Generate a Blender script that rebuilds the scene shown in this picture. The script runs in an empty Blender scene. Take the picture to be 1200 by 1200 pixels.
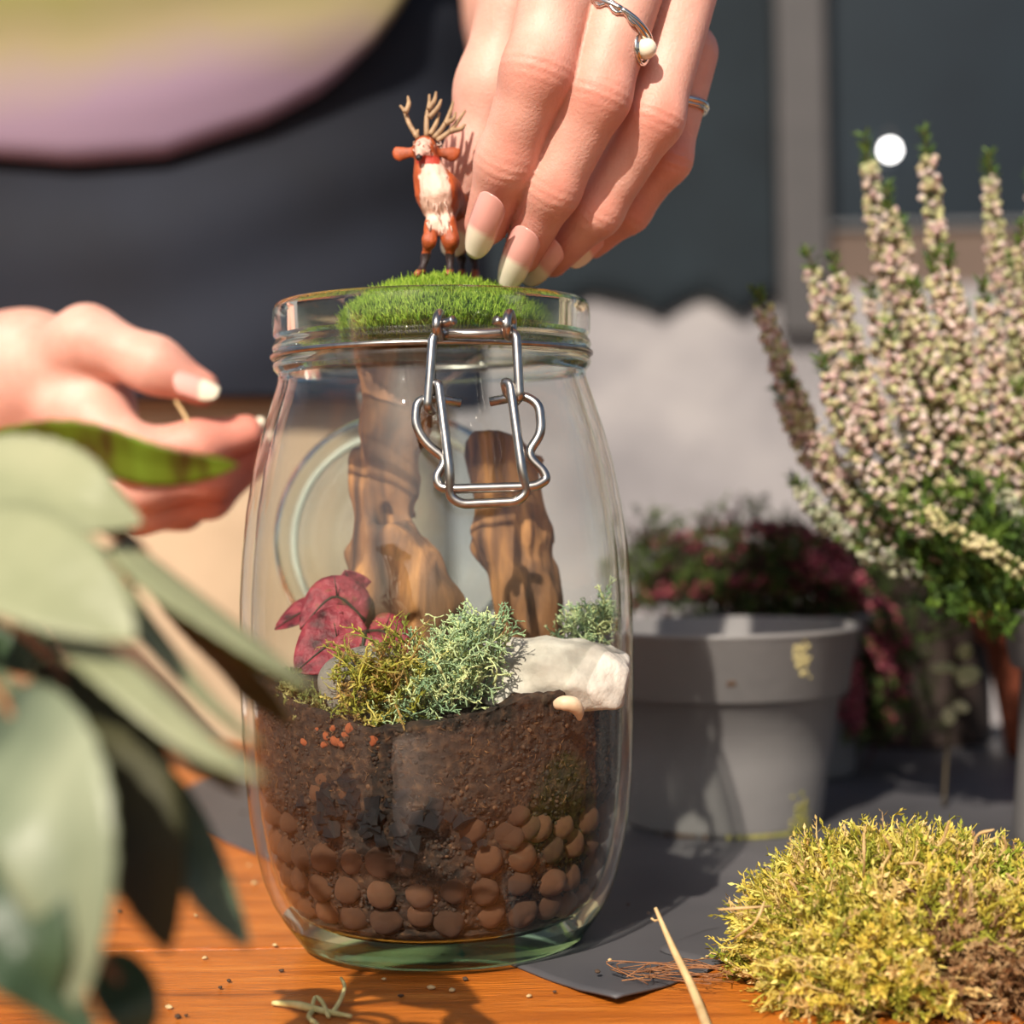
import bpy, math, random
import numpy as np
from mathutils import Matrix, Vector

random.seed(7)
rng = np.random.default_rng(11)
SC = bpy.context.scene
COL = SC.collection
R = math.radians

# ------------------------------------------------------------------ camera
FPX, CX, CY, CAMH, ROLL = 2100.0, 600.0, 590.0, 0.129, R(1.0)
cd = bpy.data.cameras.new('camera')
cam = bpy.data.objects.new('camera', cd)
COL.objects.link(cam)
cd.sensor_width = 36.0
cd.lens = 36.0 * FPX / 1200.0
cd.shift_y = -10.0 / 1200.0
cd.clip_start = 0.01
cd.clip_end = 100
cam.matrix_world = Matrix.Translation((0, 0, CAMH)) @ Matrix.Rotation(R(90), 4, 'X') @ Matrix.Rotation(-ROLL, 4, 'Z')
cd.dof.use_dof = True
cd.dof.focus_distance = 0.487
cd.dof.aperture_fstop = 8.0
SC.camera = cam
# ------------------------------------------------------------------ sky, sun, exposure
SUN_TRAVEL = Vector((0.36, 1.0, -0.84)).normalized()
w = bpy.data.worlds.new('sky')
SC.world = w
w.use_nodes = True
nt = w.node_tree
bg = nt.nodes['Background']
sky = nt.nodes.new('ShaderNodeTexSky')
sky.sky_type = 'NISHITA'
sky.sun_disc = False
sky.sun_elevation = math.asin(-SUN_TRAVEL.z)
sky.sun_rotation = math.atan2(-SUN_TRAVEL.x, -SUN_TRAVEL.y)
sky.dust_density = 3.0
nt.links.new(sky.outputs[0], bg.inputs[0])
bg.inputs[1].default_value = 0.10
sd = bpy.data.lights.new('sun', 'SUN')
sd.energy = 6.2
sd.angle = R(0.6)
sd.color = (1.0, 0.90, 0.77)
so = bpy.data.objects.new('sun', sd)
COL.objects.link(so)
so.rotation_euler = SUN_TRAVEL.to_track_quat('-Z', 'Y').to_euler()
so.location = (-1.5, -1.5, 2.5)
vs = SC.view_settings
vs.view_transform = 'Standard'
vs.look = 'None'
vs.exposure = 0.0
vs.gamma = 1.0
vs.use_curve_mapping = False
SC.cycles.transparent_max_bounces = 24
SC.cycles.max_bounces = 14
SC.cycles.transmission_bounces = 12


# ------------------------------------------------------------------ pixel -> world at a chosen distance
def P(px, py, Y):
    u, v = px - CX, CY - py
    c, s = math.cos(ROLL), math.sin(ROLL)
    uu, vv = u * c + v * s, -u * s + v * c
    return np.array((uu / FPX * Y, Y, CAMH + vv / FPX * Y))


def T(px, py, z=0.0):
    u, v = px - CX, CY - py
    c, s = math.cos(ROLL), math.sin(ROLL)
    uu, vv = u * c + v * s, -u * s + v * c
    Y = (CAMH - z) * FPX / (-vv)
    return np.array((uu / FPX * Y, Y, z))


# ------------------------------------------------------------------ materials
def nodes_of(name):
    m = bpy.data.materials.new(name)
    m.use_nodes = True
    n = m.node_tree
    return m, n, n.nodes['Principled BSDF'], n.nodes['Material Output']


def ramp(n, stops):
    r = n.nodes.new('ShaderNodeValToRGB')
    el = r.color_ramp.elements
    while len(el) < len(stops):
        el.new(0.5)
    for e, (p, c) in zip(el, stops):
        e.position = p
        e.color = (*c, 1)
    return r


def srgb(r, g, b):
    f = lambda c: (c / 255 / 12.92) if c / 255 <= 0.04045 else ((c / 255 + 0.055) / 1.055) ** 2.4
    return (f(r), f(g), f(b))


def MAT(name, stops, scale=40, stretch=(1, 1, 1), rough=0.6, bump=0.0, bscale=None, detail=6, sss=0.0, sssr=(1, .35, .2),
        metal=0.0, attr=None, transl=0.0, spec=0.5, rotz=0.0, distort=0.0, sheen=0.0):
    """noise-driven colour ramp + bump; attr multiplies in the pieces' own pigment"""
    m, n, b, out = nodes_of(name)
    L = n.links.new
    tc = n.nodes.new('ShaderNodeTexCoord')
    mp = n.nodes.new('ShaderNodeMapping')
    mp.inputs['Scale'].default_value = stretch
    mp.inputs['Rotation'].default_value = (0, 0, rotz)
    L(tc.outputs['Object'], mp.inputs[0])
    if len(stops) == 1:
        stops = [(0, stops[0]), (1, stops[0])]
    elif not isinstance(stops[0][0], (int, float)) or len(stops[0]) == 3:
        k = len(stops)
        stops = [(0.3 + 0.4 * i / (k - 1), c) for i, c in enumerate(stops)]
    nz = n.nodes.new('ShaderNodeTexNoise')
    nz.inputs['Scale'].default_value = scale
    nz.inputs['Detail'].default_value = detail
    nz.inputs['Distortion'].default_value = distort
    L(mp.outputs[0], nz.inputs['Vector'])
    rp = ramp(n, stops)
    L(nz.outputs['Fac'], rp.inputs[0])
    colr = rp.outputs[0]
    if attr:
        at = n.nodes.new('ShaderNodeAttribute')
        at.attribute_name = attr
        mx = n.nodes.new('ShaderNodeMix')
        mx.data_type = 'RGBA'
        mx.blend_type = 'MULTIPLY'
        mx.inputs[0].default_value = 1
        L(at.outputs['Color'], mx.inputs[6])
        L(colr, mx.inputs[7])
        colr = mx.outputs[2]
    L(colr, b.inputs['Base Color'])
    b.inputs['Roughness'].default_value = rough
    b.inputs['Metallic'].default_value = metal
    b.inputs['Specular IOR Level'].default_value = spec
    if sheen:
        b.inputs['Sheen Weight'].default_value = sheen
    if sss:
        b.inputs['Subsurface Weight'].default_value = sss
        b.inputs['Subsurface Radius'].default_value = sssr
        b.inputs['Subsurface Scale'].default_value = 0.004
    if bump:
        nb = n.nodes.new('ShaderNodeTexNoise')
        nb.inputs['Scale'].default_value = bscale or scale * 3
        nb.inputs['Detail'].default_value = 5
        L(mp.outputs[0], nb.inputs['Vector'])
        bp = n.nodes.new('ShaderNodeBump')
        bp.inputs['Strength'].default_value = 1.0
        bp.inputs['Distance'].default_value = bump
        L(nb.outputs['Fac'], bp.inputs['Height'])
        L(bp.outputs[0], b.inputs['Normal'])
    if transl:
        tr = n.nodes.new('ShaderNodeBsdfTranslucent')
        L(colr, tr.inputs[0])
        ms = n.nodes.new('ShaderNodeMixShader')
        ms.inputs[0].default_value = transl
        L(b.outputs[0], ms.inputs[1])
        L(tr.outputs[0], ms.inputs[2])
        L(ms.outputs[0], out.inputs[0])
    return m


def thin_glass(name, tint, lo=0.72, hi=0.97, edge=(0.9, 1.0, 0.93), rough=0.0):
    """clear blown glass: see-through face on, real refraction where the wall is seen edge on"""
    m, n, b, out = nodes_of(name)
    n.nodes.remove(b)
    L = n.links.new
    tr = n.nodes.new('ShaderNodeBsdfTransparent')
    tr.inputs[0].default_value = (*tint, 1)
    gl = n.nodes.new('ShaderNodeBsdfGlossy')
    gl.inputs['Roughness'].default_value = rough
    lw = n.nodes.new('ShaderNodeLayerWeight')
    lw.inputs[0].default_value = 0.5
    pw = n.nodes.new('ShaderNodeMath')
    pw.operation = 'POWER'
    pw.inputs[1].default_value = 5.0
    L(lw.outputs['Facing'], pw.inputs[0])
    fr = n.nodes.new('ShaderNodeMath')
    fr.operation = 'MULTIPLY_ADD'
    fr.inputs[1].default_value = 0.96
    fr.inputs[2].default_value = 0.04
    L(pw.outputs[0], fr.inputs[0])
    wn = n.nodes.new('ShaderNodeTexNoise')
    wn.inputs['Scale'].default_value = 55
    wn.inputs['Detail'].default_value = 1
    wt = n.nodes.new('ShaderNodeTexCoord')
    L(wt.outputs['Object'], wn.inputs['Vector'])
    wb = n.nodes.new('ShaderNodeBump')
    wb.inputs['Strength'].default_value = 1
    wb.inputs['Distance'].default_value = .0005
    L(wn.outputs['Fac'], wb.inputs['Height'])
    L(wb.outputs[0], gl.inputs['Normal'])
    m1 = n.nodes.new('ShaderNodeMixShader')
    L(fr.outputs[0], m1.inputs[0])
    L(tr.outputs[0], m1.inputs[1])
    L(gl.outputs[0], m1.inputs[2])
    gs = n.nodes.new('ShaderNodeBsdfGlass')
    gs.inputs['Color'].default_value = (*edge, 1)
    gs.inputs['IOR'].default_value = 1.5
    gs.inputs['Roughness'].default_value = rough
    mr = n.nodes.new('ShaderNodeMapRange')
    mr.interpolation_type = 'SMOOTHSTEP'
    mr.inputs[1].default_value = lo
    mr.inputs[2].default_value = hi
    L(lw.outputs['Facing'], mr.inputs[0])
    m2 = n.nodes.new('ShaderNodeMixShader')
    L(mr.outputs[0], m2.inputs[0])
    L(m1.outputs[0], m2.inputs[1])
    L(gs.outputs[0], m2.inputs[2])
    L(m2.outputs[0], out.inputs[0])
    return m


# ------------------------------------------------------------------ mesh helpers
class MB:
    def __init__(self):
        self.V, self.F, self.C, self.n = [], [], [], 0

    def add(self, V, F, col=None):
        V = np.asarray(V, float).reshape(-1, 3)
        F = np.asarray(F, int)
        self.V.append(V)
        self.F.append(F + self.n)
        c = np.ones((len(V), 4))
        if col is not None:
            c[:, :3] = col
        self.C.append(c)
        self.n += len(V)
        return self

    def build(self, name, mat, parent=None, smooth=True, kind=None, col=False, mats=None):
        V = np.concatenate(self.V)
        me = bpy.data.meshes.new(name)
        me.vertices.add(len(V))
        me.vertices.foreach_set('co', V.astype(np.float32).ravel())
        loops = np.concatenate([f.ravel() for f in self.F])
        tot = np.concatenate([np.full(len(f), f.shape[1]) for f in self.F])
        st = np.concatenate([[0], np.cumsum(tot)[:-1]])
        me.loops.add(len(loops))
        me.loops.foreach_set('vertex_index', loops.astype(np.int32))
        me.polygons.add(len(tot))
        me.polygons.foreach_set('loop_start', st.astype(np.int32))
        me.polygons.foreach_set('use_smooth', np.full(len(tot), smooth))
        me.update(calc_edges=True)
        me.validate()
        if col:
            a = me.color_attributes.new('Col', 'FLOAT_COLOR', 'POINT')
            a.data.foreach_set('color', np.concatenate(self.C).astype(np.float32).ravel())
        o = bpy.data.objects.new(name, me)
        COL.objects.link(o)
        me.materials.append(mat)
        for m in mats or ():
            me.materials.append(m)
        if parent is not None:
            adopt(o, parent)
        if kind:
            o['kind'] = kind
        return o


def world_loc(o):
    v = Vector(o.location)
    while o.parent:
        v = v + o.matrix_parent_inverse.translation
        o = o.parent
        v = v + Vector(o.location)
    return v


def adopt(o, parent):
    o.parent = parent
    o.matrix_parent_inverse = Matrix.Translation(-world_loc(parent))


def empty(name, loc, label, cat, group=None):
    o = bpy.data.objects.new(name, None)
    COL.objects.link(o)
    o.empty_display_size = 0.01
    o.location = tuple(loc)
    return tag(o, label, cat, group)


def tag(o, label, cat, group=None):
    o['label'] = label
    o['category'] = cat
    if group:
        o['group'] = group
    return o


def bevel(o, wd, seg=2):
    m = o.modifiers.new('bevel', 'BEVEL')
    m.width = wd
    m.segments = seg
    m.limit_method = 'ANGLE'
    return o


def solid(o, t, off=0.0, mo=0):
    m = o.modifiers.new('solidify', 'SOLIDIFY')
    m.thickness = t
    m.offset = off
    m.material_offset = mo
    m.material_offset_rim = mo
    return o


def subsurf(o, lv=1):
    m = o.modifiers.new('subsurf', 'SUBSURF')
    m.levels = m.render_levels = lv
    return o


def box(lo, hi):
    x0, y0, z0 = lo
    x1, y1, z1 = hi
    V = [(x0, y0, z0), (x1, y0, z0), (x1, y1, z0), (x0, y1, z0), (x0, y0, z1), (x1, y0, z1), (x1, y1, z1), (x0, y1, z1)]
    F = [(3, 2, 1, 0), (4, 5, 6, 7), (0, 1, 5, 4), (1, 2, 6, 5), (2, 3, 7, 6), (3, 0, 4, 7)]
    return V, F


def grid_faces(a, b, wrap=False):
    i, j = np.meshgrid(np.arange(a - 1), np.arange(b if wrap else b - 1), indexing='ij')
    j2 = (j + 1) % b
    return np.stack([i * b + j, i * b + j2, (i + 1) * b + j2, (i + 1) * b + j], -1).reshape(-1, 4)


def lathe(prof, c, seg=96):
    prof = np.asarray(prof, float)
    th = np.linspace(0, 2 * math.pi, seg, endpoint=False)
    V = np.stack([c[0] + prof[:, 0:1] * np.cos(th), c[1] + prof[:, 0:1] * np.sin(th), c[2] + np.repeat(prof[:, 1:2], seg, 1)], -1)
    return V.reshape(-1, 3), grid_faces(len(prof), seg, True)


def spline(pts, n):
    pts = np.asarray(pts, float)
    k = len(pts)
    if k == 2:
        t = np.linspace(0, 1, n)[:, None]
        return pts[0] * (1 - t) + pts[1] * t
    p = np.vstack([2 * pts[0] - pts[1], pts, 2 * pts[-1] - pts[-2]])
    t = np.linspace(0, k - 1 - 1e-9, n)
    i = t.astype(int)
    f = (t - i)[:, None]
    a, b, c, d = p[i], p[i + 1], p[i + 2], p[i + 3]
    return 0.5 * (2 * b + (c - a) * f + (2 * a - 5 * b + 4 * c - d) * f ** 2 + (3 * b - a - 3 * c + d) * f ** 3)


def norm(v):
    v = np.asarray(v, float)
    return v / np.maximum(np.linalg.norm(v, axis=-1, keepdims=True), 1e-12)


def tubes(paths, radii, sides=4, close=True):
    """many tubes at once: paths (M,N,3), radii (M,N)"""
    paths = np.asarray(paths, float)
    M, N, _ = paths.shape
    radii = np.broadcast_to(np.asarray(radii, float), (M, N))
    tg = norm(np.gradient(paths, axis=1))
    ref = np.tile([0.31, 0.22, 0.92], (M, 1))
    bad = np.abs((tg.mean(1) * ref).sum(-1)) > 0.8 * np.linalg.norm(tg.mean(1), axis=-1)
    ref[bad] = (0.9, -0.35, 0.1)
    s = np.empty_like(tg)
    prev = ref
    for i in range(N):
        x = prev - (prev * tg[:, i]).sum(-1, keepdims=True) * tg[:, i]
        s[:, i] = norm(x)
        prev = s[:, i]
    b = np.cross(tg, s)
    th = np.linspace(0, 2 * math.pi, sides, endpoint=False)
    V = paths[:, :, None] + radii[:, :, None, None] * (np.cos(th)[:, None] * s[:, :, None] + np.sin(th)[:, None] * b[:, :, None])
    f = grid_faces(N, sides, True)
    F = (f[None] + (np.arange(M) * N * sides)[:, None, None]).reshape(-1, 4)
    caps = []
    if close:
        base = (np.arange(M) * N * sides)[:, None]
        caps = [base + np.arange(sides)[::-1], base + (N - 1) * sides + np.arange(sides)]
    return V.reshape(-1, 3), F, caps


def add_tubes(mb, paths, radii, sides=4, col=None):
    M, N = np.asarray(paths).shape[:2]
    V, F, caps = tubes(paths, radii, sides)
    if col is not None:
        col = np.asarray(col, float)
        if col.ndim == 2:
            col = np.repeat(col[:, None], N, 1)
        col = np.repeat(col.reshape(M * N, 3), sides, 0)
    n0 = mb.n
    mb.add(V, F, col)
    for c in caps:
        mb.F.append(c + n0)


def tube(mb, pts, r, sides=10, n=None, col=None):
    p = spline(pts, n) if n else np.asarray(pts, float)
    rr = np.asarray(r, float)
    if rr.ndim == 0:
        rr = np.full(len(p), float(rr))
    elif len(rr) != len(p):
        rr = np.interp(np.linspace(0, 1, len(p)), np.linspace(0, 1, len(rr)), rr)
    add_tubes(mb, p[None], rr[None], sides, None if col is None else np.tile(col, (1, len(p), 1)) if np.ndim(col) == 1 else col)


def round_path(pts, rad, k=4):
    """polyline with filleted corners"""
    pts = [np.asarray(p, float) for p in pts]
    out = [pts[0]]
    for a, b, c in zip(pts[:-2], pts[1:-1], pts[2:]):
        d1, d2 = a - b, c - b
        l1, l2 = np.linalg.norm(d1), np.linalg.norm(d2)
        r = min(rad, l1 * .45, l2 * .45)
        p1, p2 = b + d1 / l1 * r, b + d2 / l2 * r
        for t in np.linspace(0, 1, k + 1):
            out.append((1 - t) ** 2 * p1 + 2 * t * (1 - t) * b + t * t * p2)
    out.append(pts[-1])
    return np.array(out)


def scatter(mb, tv, tf, pos, rot, scl, col=None):
    """template copies: pos (M,3), rot (M,3,3), scl (M,) or (M,3)"""
    tv = np.asarray(tv, float)
    tf = np.asarray(tf, int)
    M = len(pos)
    scl = np.asarray(scl, float)
    if scl.ndim == 1:
        scl = scl[:, None]
    V = np.einsum('mij,mkj->mki', rot, tv[None] * scl[:, None, :]) + pos[:, None]
    F = (tf[None] + (np.arange(M) * len(tv))[:, None, None]).reshape(-1, tf.shape[1])
    if col is not None:
        col = np.repeat(np.asarray(col, float), len(tv), 0)
    mb.add(V.reshape(-1, 3), F, col)


def frames(d):
    """rotation matrices whose z column is d"""
    d = norm(d)
    ref = np.where(np.abs(d[:, 2:3]) > 0.9, np.array([[1.0, 0, 0]]), np.array([[0, 0, 1.0]]))
    x = norm(np.cross(ref, d))
    y = np.cross(d, x)
    a = rng.uniform(0, 2 * math.pi, len(d))[:, None]
    x2 = np.cos(a) * x + np.sin(a) * y
    y2 = np.cross(d, x2)
    return np.stack([x2, y2, d], -1)


# ------------------------------------------------------------------ value noise + surface nets for sculpted shapes
def hash3(i, j, k, seed=0):
    h = (i * 374761393 + j * 668265263 + k * 2147483647 + seed * 144665) & 0xFFFFFFFF
    h = ((h ^ (h >> 13)) * 1274126177) & 0xFFFFFFFF
    h = h ^ (h >> 16)
    return (h & 0xFFFF) / 32767.5 - 1.0


def vnoise(p, freq, seed=0):
    q = np.asarray(p, float) * freq + 137.0
    i = np.floor(q).astype(np.int64)
    f = q - i
    f = f * f * (3 - 2 * f)
    r = 0
    for dx in (0, 1):
        for dy in (0, 1):
            for dz in (0, 1):
                wgt = (f[..., 0] if dx else 1 - f[..., 0]) * (f[..., 1] if dy else 1 - f[..., 1]) * (f[..., 2] if dz else 1 - f[..., 2])
                r = r + wgt * hash3(i[..., 0] + dx, i[..., 1] + dy, i[..., 2] + dz, seed)
    return r


def fbm(p, freq, oct=3, seed=0):
    r, a = 0, 1.0
    for o in range(oct):
        r = r + a * vnoise(p, freq * 2 ** o, seed + o * 17)
        a *= 0.5
    return r


def smin(a, b, k):
    h = np.clip(0.5 + 0.5 * (b - a) / k, 0, 1)
    return b * (1 - h) + a * h - k * h * (1 - h)


def seg(p, a, b, r1, r2, nrm=None, flat=1.0):
    a, b = np.asarray(a, np.float32), np.asarray(b, np.float32)
    ba = b - a
    pa = p - a
    t = np.clip((pa @ ba) / float(ba @ ba), 0, 1)
    q = pa - t[..., None] * ba
    d2 = (q * q).sum(-1)
    if nrm is not None:
        nn = np.asarray(nrm, np.float32)
        dn = q @ nn
        d2 = d2 + dn * dn * (flat * flat - 1)
    return np.sqrt(d2) - (r1 + (r2 - r1) * t)


def ell(p, c, r):
    q = (p - np.asarray(c, np.float32)) / np.asarray(r, np.float32)
    l = np.sqrt((q * q).sum(-1))
    return (l - 1) * min(r) * (0.6 + 0.4 * 1)


def nets(fn, lo, hi, h):
    lo, hi = np.asarray(lo, float), np.asarray(hi, float)
    n = np.ceil((hi - lo) / h).astype(int) + 1
    ax = [(lo[i] + np.arange(n[i]) * h).astype(np.float32) for i in range(3)]
    g = np.stack(np.meshgrid(*ax, indexing='ij'), -1)
    d = np.asarray(fn(g), np.float32)
    s = d < 0
    nx, ny, nz = n - 1
    ps = np.zeros((nx, ny, nz, 3), np.float32)
    cnt = np.zeros((nx, ny, nz), np.float32)
    cor = [(i, j, k) for i in (0, 1) for j in (0, 1) for k in (0, 1)]
    sub = lambda arr, c: arr[c[0]:c[0] + nx, c[1]:c[1] + ny, c[2]:c[2] + nz]
    for c in cor:
        for a in range(3):
            if c[a] == 0:
                e = list(c)
                e[a] = 1
                d0, d1 = sub(d, c), sub(d, e)
                x = (sub(s, c) != sub(s, e))
                t = np.where(x, d0 / np.where(np.abs(d0 - d1) < 1e-12, 1, d0 - d1), 0)
                off = np.zeros((nx, ny, nz, 3), np.float32)
                for q in range(3):
                    off[..., q] = c[q]
                off[..., a] += t
                ps += np.where(x[..., None], off, 0)
                cnt += x
    act = cnt > 0
    idx = np.full((nx, ny, nz), -1, int)
    idx[act] = np.arange(act.sum())
    cell = np.argwhere(act)
    V = lo + (cell + ps[act] / cnt[act][:, None]) * h
    F = []
    for a in range(3):
        b, c = (a + 1) % 3, (a + 2) % 3
        sl0 = [slice(1, -1)] * 3
        sl1 = [slice(1, -1)] * 3
        sl0[a] = slice(0, -1)
        sl1[a] = slice(1, None)
        A, B = s[tuple(sl0)], s[tuple(sl1)]
        w_ = np.argwhere(A != B)
        if not len(w_):
            continue
        inside = A[tuple(w_.T)]
        base = w_.copy()
        base[:, b] += 1
        base[:, c] += 1
        vs_ = []
        for (ob, oc) in ((0, 0), (-1, 0), (-1, -1), (0, -1)):
            q = base.copy()
            q[:, b] += ob
            q[:, c] += oc
            vs_.append(idx[tuple(q.T)])
        f = np.stack(vs_, -1)
        f[~inside] = f[~inside][:, ::-1]
        F.append(f)
    F = np.concatenate(F)
    F = F[(F >= 0).all(1)]
    return V, F


def disc_fill(ring):
    k = len(ring)
    return np.arange(k)[None]


# =================================================================== SETTING
JX, JY = P(512, 730, 0.531)[0], 0.531
m_plaster = MAT('pale plaster', [srgb(112, 109, 112), srgb(136, 132, 134), srgb(156, 151, 151)], 6, rough=.9, bump=.004, bscale=30)
m_floor = MAT('grey paving', [srgb(120, 116, 110), srgb(150, 145, 138)], 5, rough=.9)
fl = MB().add(*box((-3, -2.5, -0.82), (3, 2.75, -0.76))).build('floor', m_floor, smooth=False)
fl['kind'] = 'structure'
WY = 2.6
wl = MB().add(*box((-3, WY, -0.78), (3, WY + 0.12, P(600, 342, WY)[2]))).build('wall_back', m_plaster, smooth=False)
wl['kind'] = 'structure'
zs = P(600, 342, WY)[2]
zp = P(940, 394, WY)[2]
# window band above the low wall: posts, dark panes, brown panel behind the right pane
m_post = MAT('grey painted post', [srgb(58, 56, 57), srgb(66, 63, 64)], 12, rough=.6)
m_dark = MAT('dark slate pane', [srgb(13, 24, 33), srgb(20, 33, 42)], 5, rough=.45, spec=.3)
m_brown = MAT('brown board', [srgb(84, 69, 60), srgb(96, 79, 69)], 4, rough=.8)
m_pale = MAT('pale ledge', [srgb(96, 97, 100)], rough=.7)
win = bpy.data.objects.new('window_1', None)
COL.objects.link(win)
win.location = (0.5, WY, zs)
win['kind'] = 'structure'
pl, prr = P(912, 200, WY - .02), P(969, 200, WY - .02)
bevel(MB().add(*box((pl[0], WY - .03, zp), (prr[0], WY + .10, 2.2))).build('post', m_post, win, False), .004)
bevel(MB().add(*box((prr[0] + 1.0, WY - .03, zs - .004), (prr[0] + 1.07, WY + .10, 2.2))).build('post', m_post, win, False), .004)
bevel(MB().add(*box((pl[0] - 1.5, WY - .03, zs - .004), (pl[0] - 1.43, WY + .10, 2.2))).build('post', m_post, win, False), .004)
MB().add(*box((prr[0], WY + .05, zs), (prr[0] + 1.0, WY + .06, 2.2))).build('pane', m_dark, win, False)
MB().add(*box((pl[0] - 1.43, WY + .05, zs), (pl[0], WY + .06, 2.2))).build('pane', m_dark, win, False)
MB().add(*box((pl[0] - 2.6, WY + .05, zs), (pl[0] - 1.5, WY + .06, 2.2))).build('pane', m_dark, win, False)
zb = P(1100, 268, WY + .03)[2]
bevel(MB().add(*box((prr[0], WY + .02, zs), (prr[0] + 1.0, WY + .045, zb))).build('lower_board', m_brown, win, False), .002)
bevel(MB().add(*box((prr[0], WY + .01, zb), (prr[0] + 1.0, WY + .05, zb + .008))).build('ledge', m_pale, win, False), .002)
# dark panel added as the scalloped shadow on the wall, left of the post
m_shadow = MAT('flat dark shadow', [srgb(14, 24, 31), srgb(21, 32, 39)], 9, rough=.95, bump=.001, bscale=200)
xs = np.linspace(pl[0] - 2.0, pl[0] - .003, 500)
edge_px = [(690, 345), (725, 350), (752, 358), (775, 372), (800, 357), (825, 345), (850, 358), (868, 372), (890, 355), (912, 352)]
hx = [P(a, b, WY - .012)[0] for a, b in edge_px]
hz = [P(a, b, WY - .012)[2] for a, b in edge_px]
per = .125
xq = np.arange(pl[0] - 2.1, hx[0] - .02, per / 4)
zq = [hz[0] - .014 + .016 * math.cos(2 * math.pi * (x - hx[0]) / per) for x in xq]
edgez = np.interp(xs, list(xq) + hx, list(zq) + hz)
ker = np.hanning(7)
edgez = np.convolve(np.pad(edgez, 3, 'edge'), ker / ker.sum(), 'valid')
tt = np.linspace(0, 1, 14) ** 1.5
V = np.array([[(x, WY - .012 - .004 * math.sin(x * 40 + 1), h + (2.2 - h) * t) for x, h in zip(xs, edgez)] for t in tt])
shadow_o = solid(MB().add(V.reshape(-1, 3), grid_faces(len(tt), len(xs))).build('scalloped_shadow', m_shadow), .003)
tag(shadow_o, 'flat dark panel added for the scalloped shadow cast on the pale wall', 'cutout')
# small lit bulb added in place of the sun's reflection in the right pane
bm, n_, b_, o_ = nodes_of('sun glint glow')
b_.inputs['Base Color'].default_value = (1, 1, 1, 1)
b_.inputs['Emission Color'].default_value = (1, .97, .95, 1)
b_.inputs['Emission Strength'].default_value = 14
bl = P(1043, 176, WY + .03)
glint = empty('sun_glint', (bl[0], WY + .05, bl[2]), 'small round lit bulb lamp added for the sun reflection on the dark pane', 'highlight')
prof = [(0.0003, -.0095), (.005, -.008), (.008, -.005), (.0095, 0), (.008, .005), (.0055, .0078), (.0032, .0095)]
MB().add(*lathe(prof, (bl[0], WY + .03, bl[2]), 20)).build('glint', bm, glint)
MB().add(*lathe([(.0032, .009), (.005, .0095), (.005, .024), (.001, .026), (.001, .028)], (bl[0], WY + .03, bl[2]), 16)).build('glint_holder', m_post, glint)
MB().add(*box((bl[0] - .002, WY + .03, bl[2] + .024), (bl[0] + .002, WY + .052, bl[2] + .029))).build('glint_bracket', m_post, glint, False)  # added mount for the glowing ball

# =================================================================== TABLE
m_wood = MAT('orange varnished wood', [(0.22, srgb(108, 56, 18)), (.38, srgb(168, 90, 26)), (.6, srgb(194, 110, 36)), (.8, srgb(214, 140, 66))], 24,
             (.7, 6, 6), rough=.34, bump=.0010, bscale=160, rotz=R(-4), detail=10, distort=.25)
table = empty('wooden_table', (0, .55, -.76), 'orange varnished wooden plank table carrying the jar and plants', 'table')
TB = 1.0
yj = [0.10, 0.245, 0.385, 0.5255, 0.67, 0.815, TB]
for a, b in zip(yj[:-1], yj[1:]):
    bevel(MB().add(*box((-.85, a + .0004, -.03), (.85, b - .0004, 0))).build('plank', m_wood, table, False), .0012)
m_frame = MAT('brown table frame', [srgb(96, 58, 30), srgb(120, 74, 38)], 20, (1, 5, 5), rough=.6)
for sx in (-1, 1):
    for yy in (.16, .94):
        bevel(MB().add(*box((sx * .78 - .03, yy - .03, -.76), (sx * .78 + .03, yy + .03, -.03))).build('leg', m_frame, table, False), .003)
for (lo, hi) in (((-.78, .14, -.11), (.78, .16, -.03)), ((-.78, .94, -.11), (.78, .96, -.03))):
    MB().add(*box(lo, hi)).build('apron', m_frame, table, False)

# dark sheet: straight diagonal front edge, corner near the moss
m_sheet = MAT('dark grey sheet', [srgb(66, 66, 70), srgb(78, 77, 80), srgb(92, 90, 92)], 9, rough=.55, bump=.0012, bscale=14, detail=3)
c0, c1, c2, c3 = T(175, 952), T(300, 1003), T(590, 1128), T(722, 1181)
c4 = T(905, 1112)
right_edge = c4 + (c4 - c3) * 6
A0 = c0
edge = [A0, c1, c2, c3]


def lerp(a, b, t):
    return np.asarray(a) * (1 - t) + np.asarray(b) * t


m_, n2 = 60, 40
backL = np.array((A0[0] + .02, .999, 0))
backR = np.array((.62, .999, 0))
rightF = np.array((.62, c4[1] + .10, 0))
front = np.concatenate([spline([A0, c1, c2, c3], 50)[:-1], spline([c3, lerp(c3, c4, .55), c4 + np.array((.02, .02, 0)), rightF], 40)])
back = np.array([lerp(backL, backR, t) for t in np.linspace(0, 1, len(front))])
rows = []
for t in np.linspace(0, 1, 40) ** 1.3:
    rows.append(front * (1 - t) + back * t)
V = np.array(rows)
jag = .0006 * vnoise(V[0] * 1.0, 160)
V[0, :, 1] += jag
zz = .0009 + .0012 * np.clip(fbm(V.reshape(-1, 3), 9, 3, 5).reshape(V.shape[:2]), 0, 1)
dj = np.hypot(V[..., 0] - JX, V[..., 1] - JY)
zz = np.where(dj < .06, .0008, zz)
V[..., 2] = zz
lift = np.exp(-((V[..., 0] - c3[0]) ** 2 + (V[..., 1] - c3[1]) ** 2) / .015 ** 2)
V[..., 2] += .002 * lift
sh = solid(MB().add(V.reshape(-1, 3), grid_faces(V.shape[0], V.shape[1])).build('ground_sheet', m_sheet), .0007, -1)
tag(sh, 'dark grey plastic sheet with diagonal edge spread on the wood under jar and pots', 'sheet')

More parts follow.
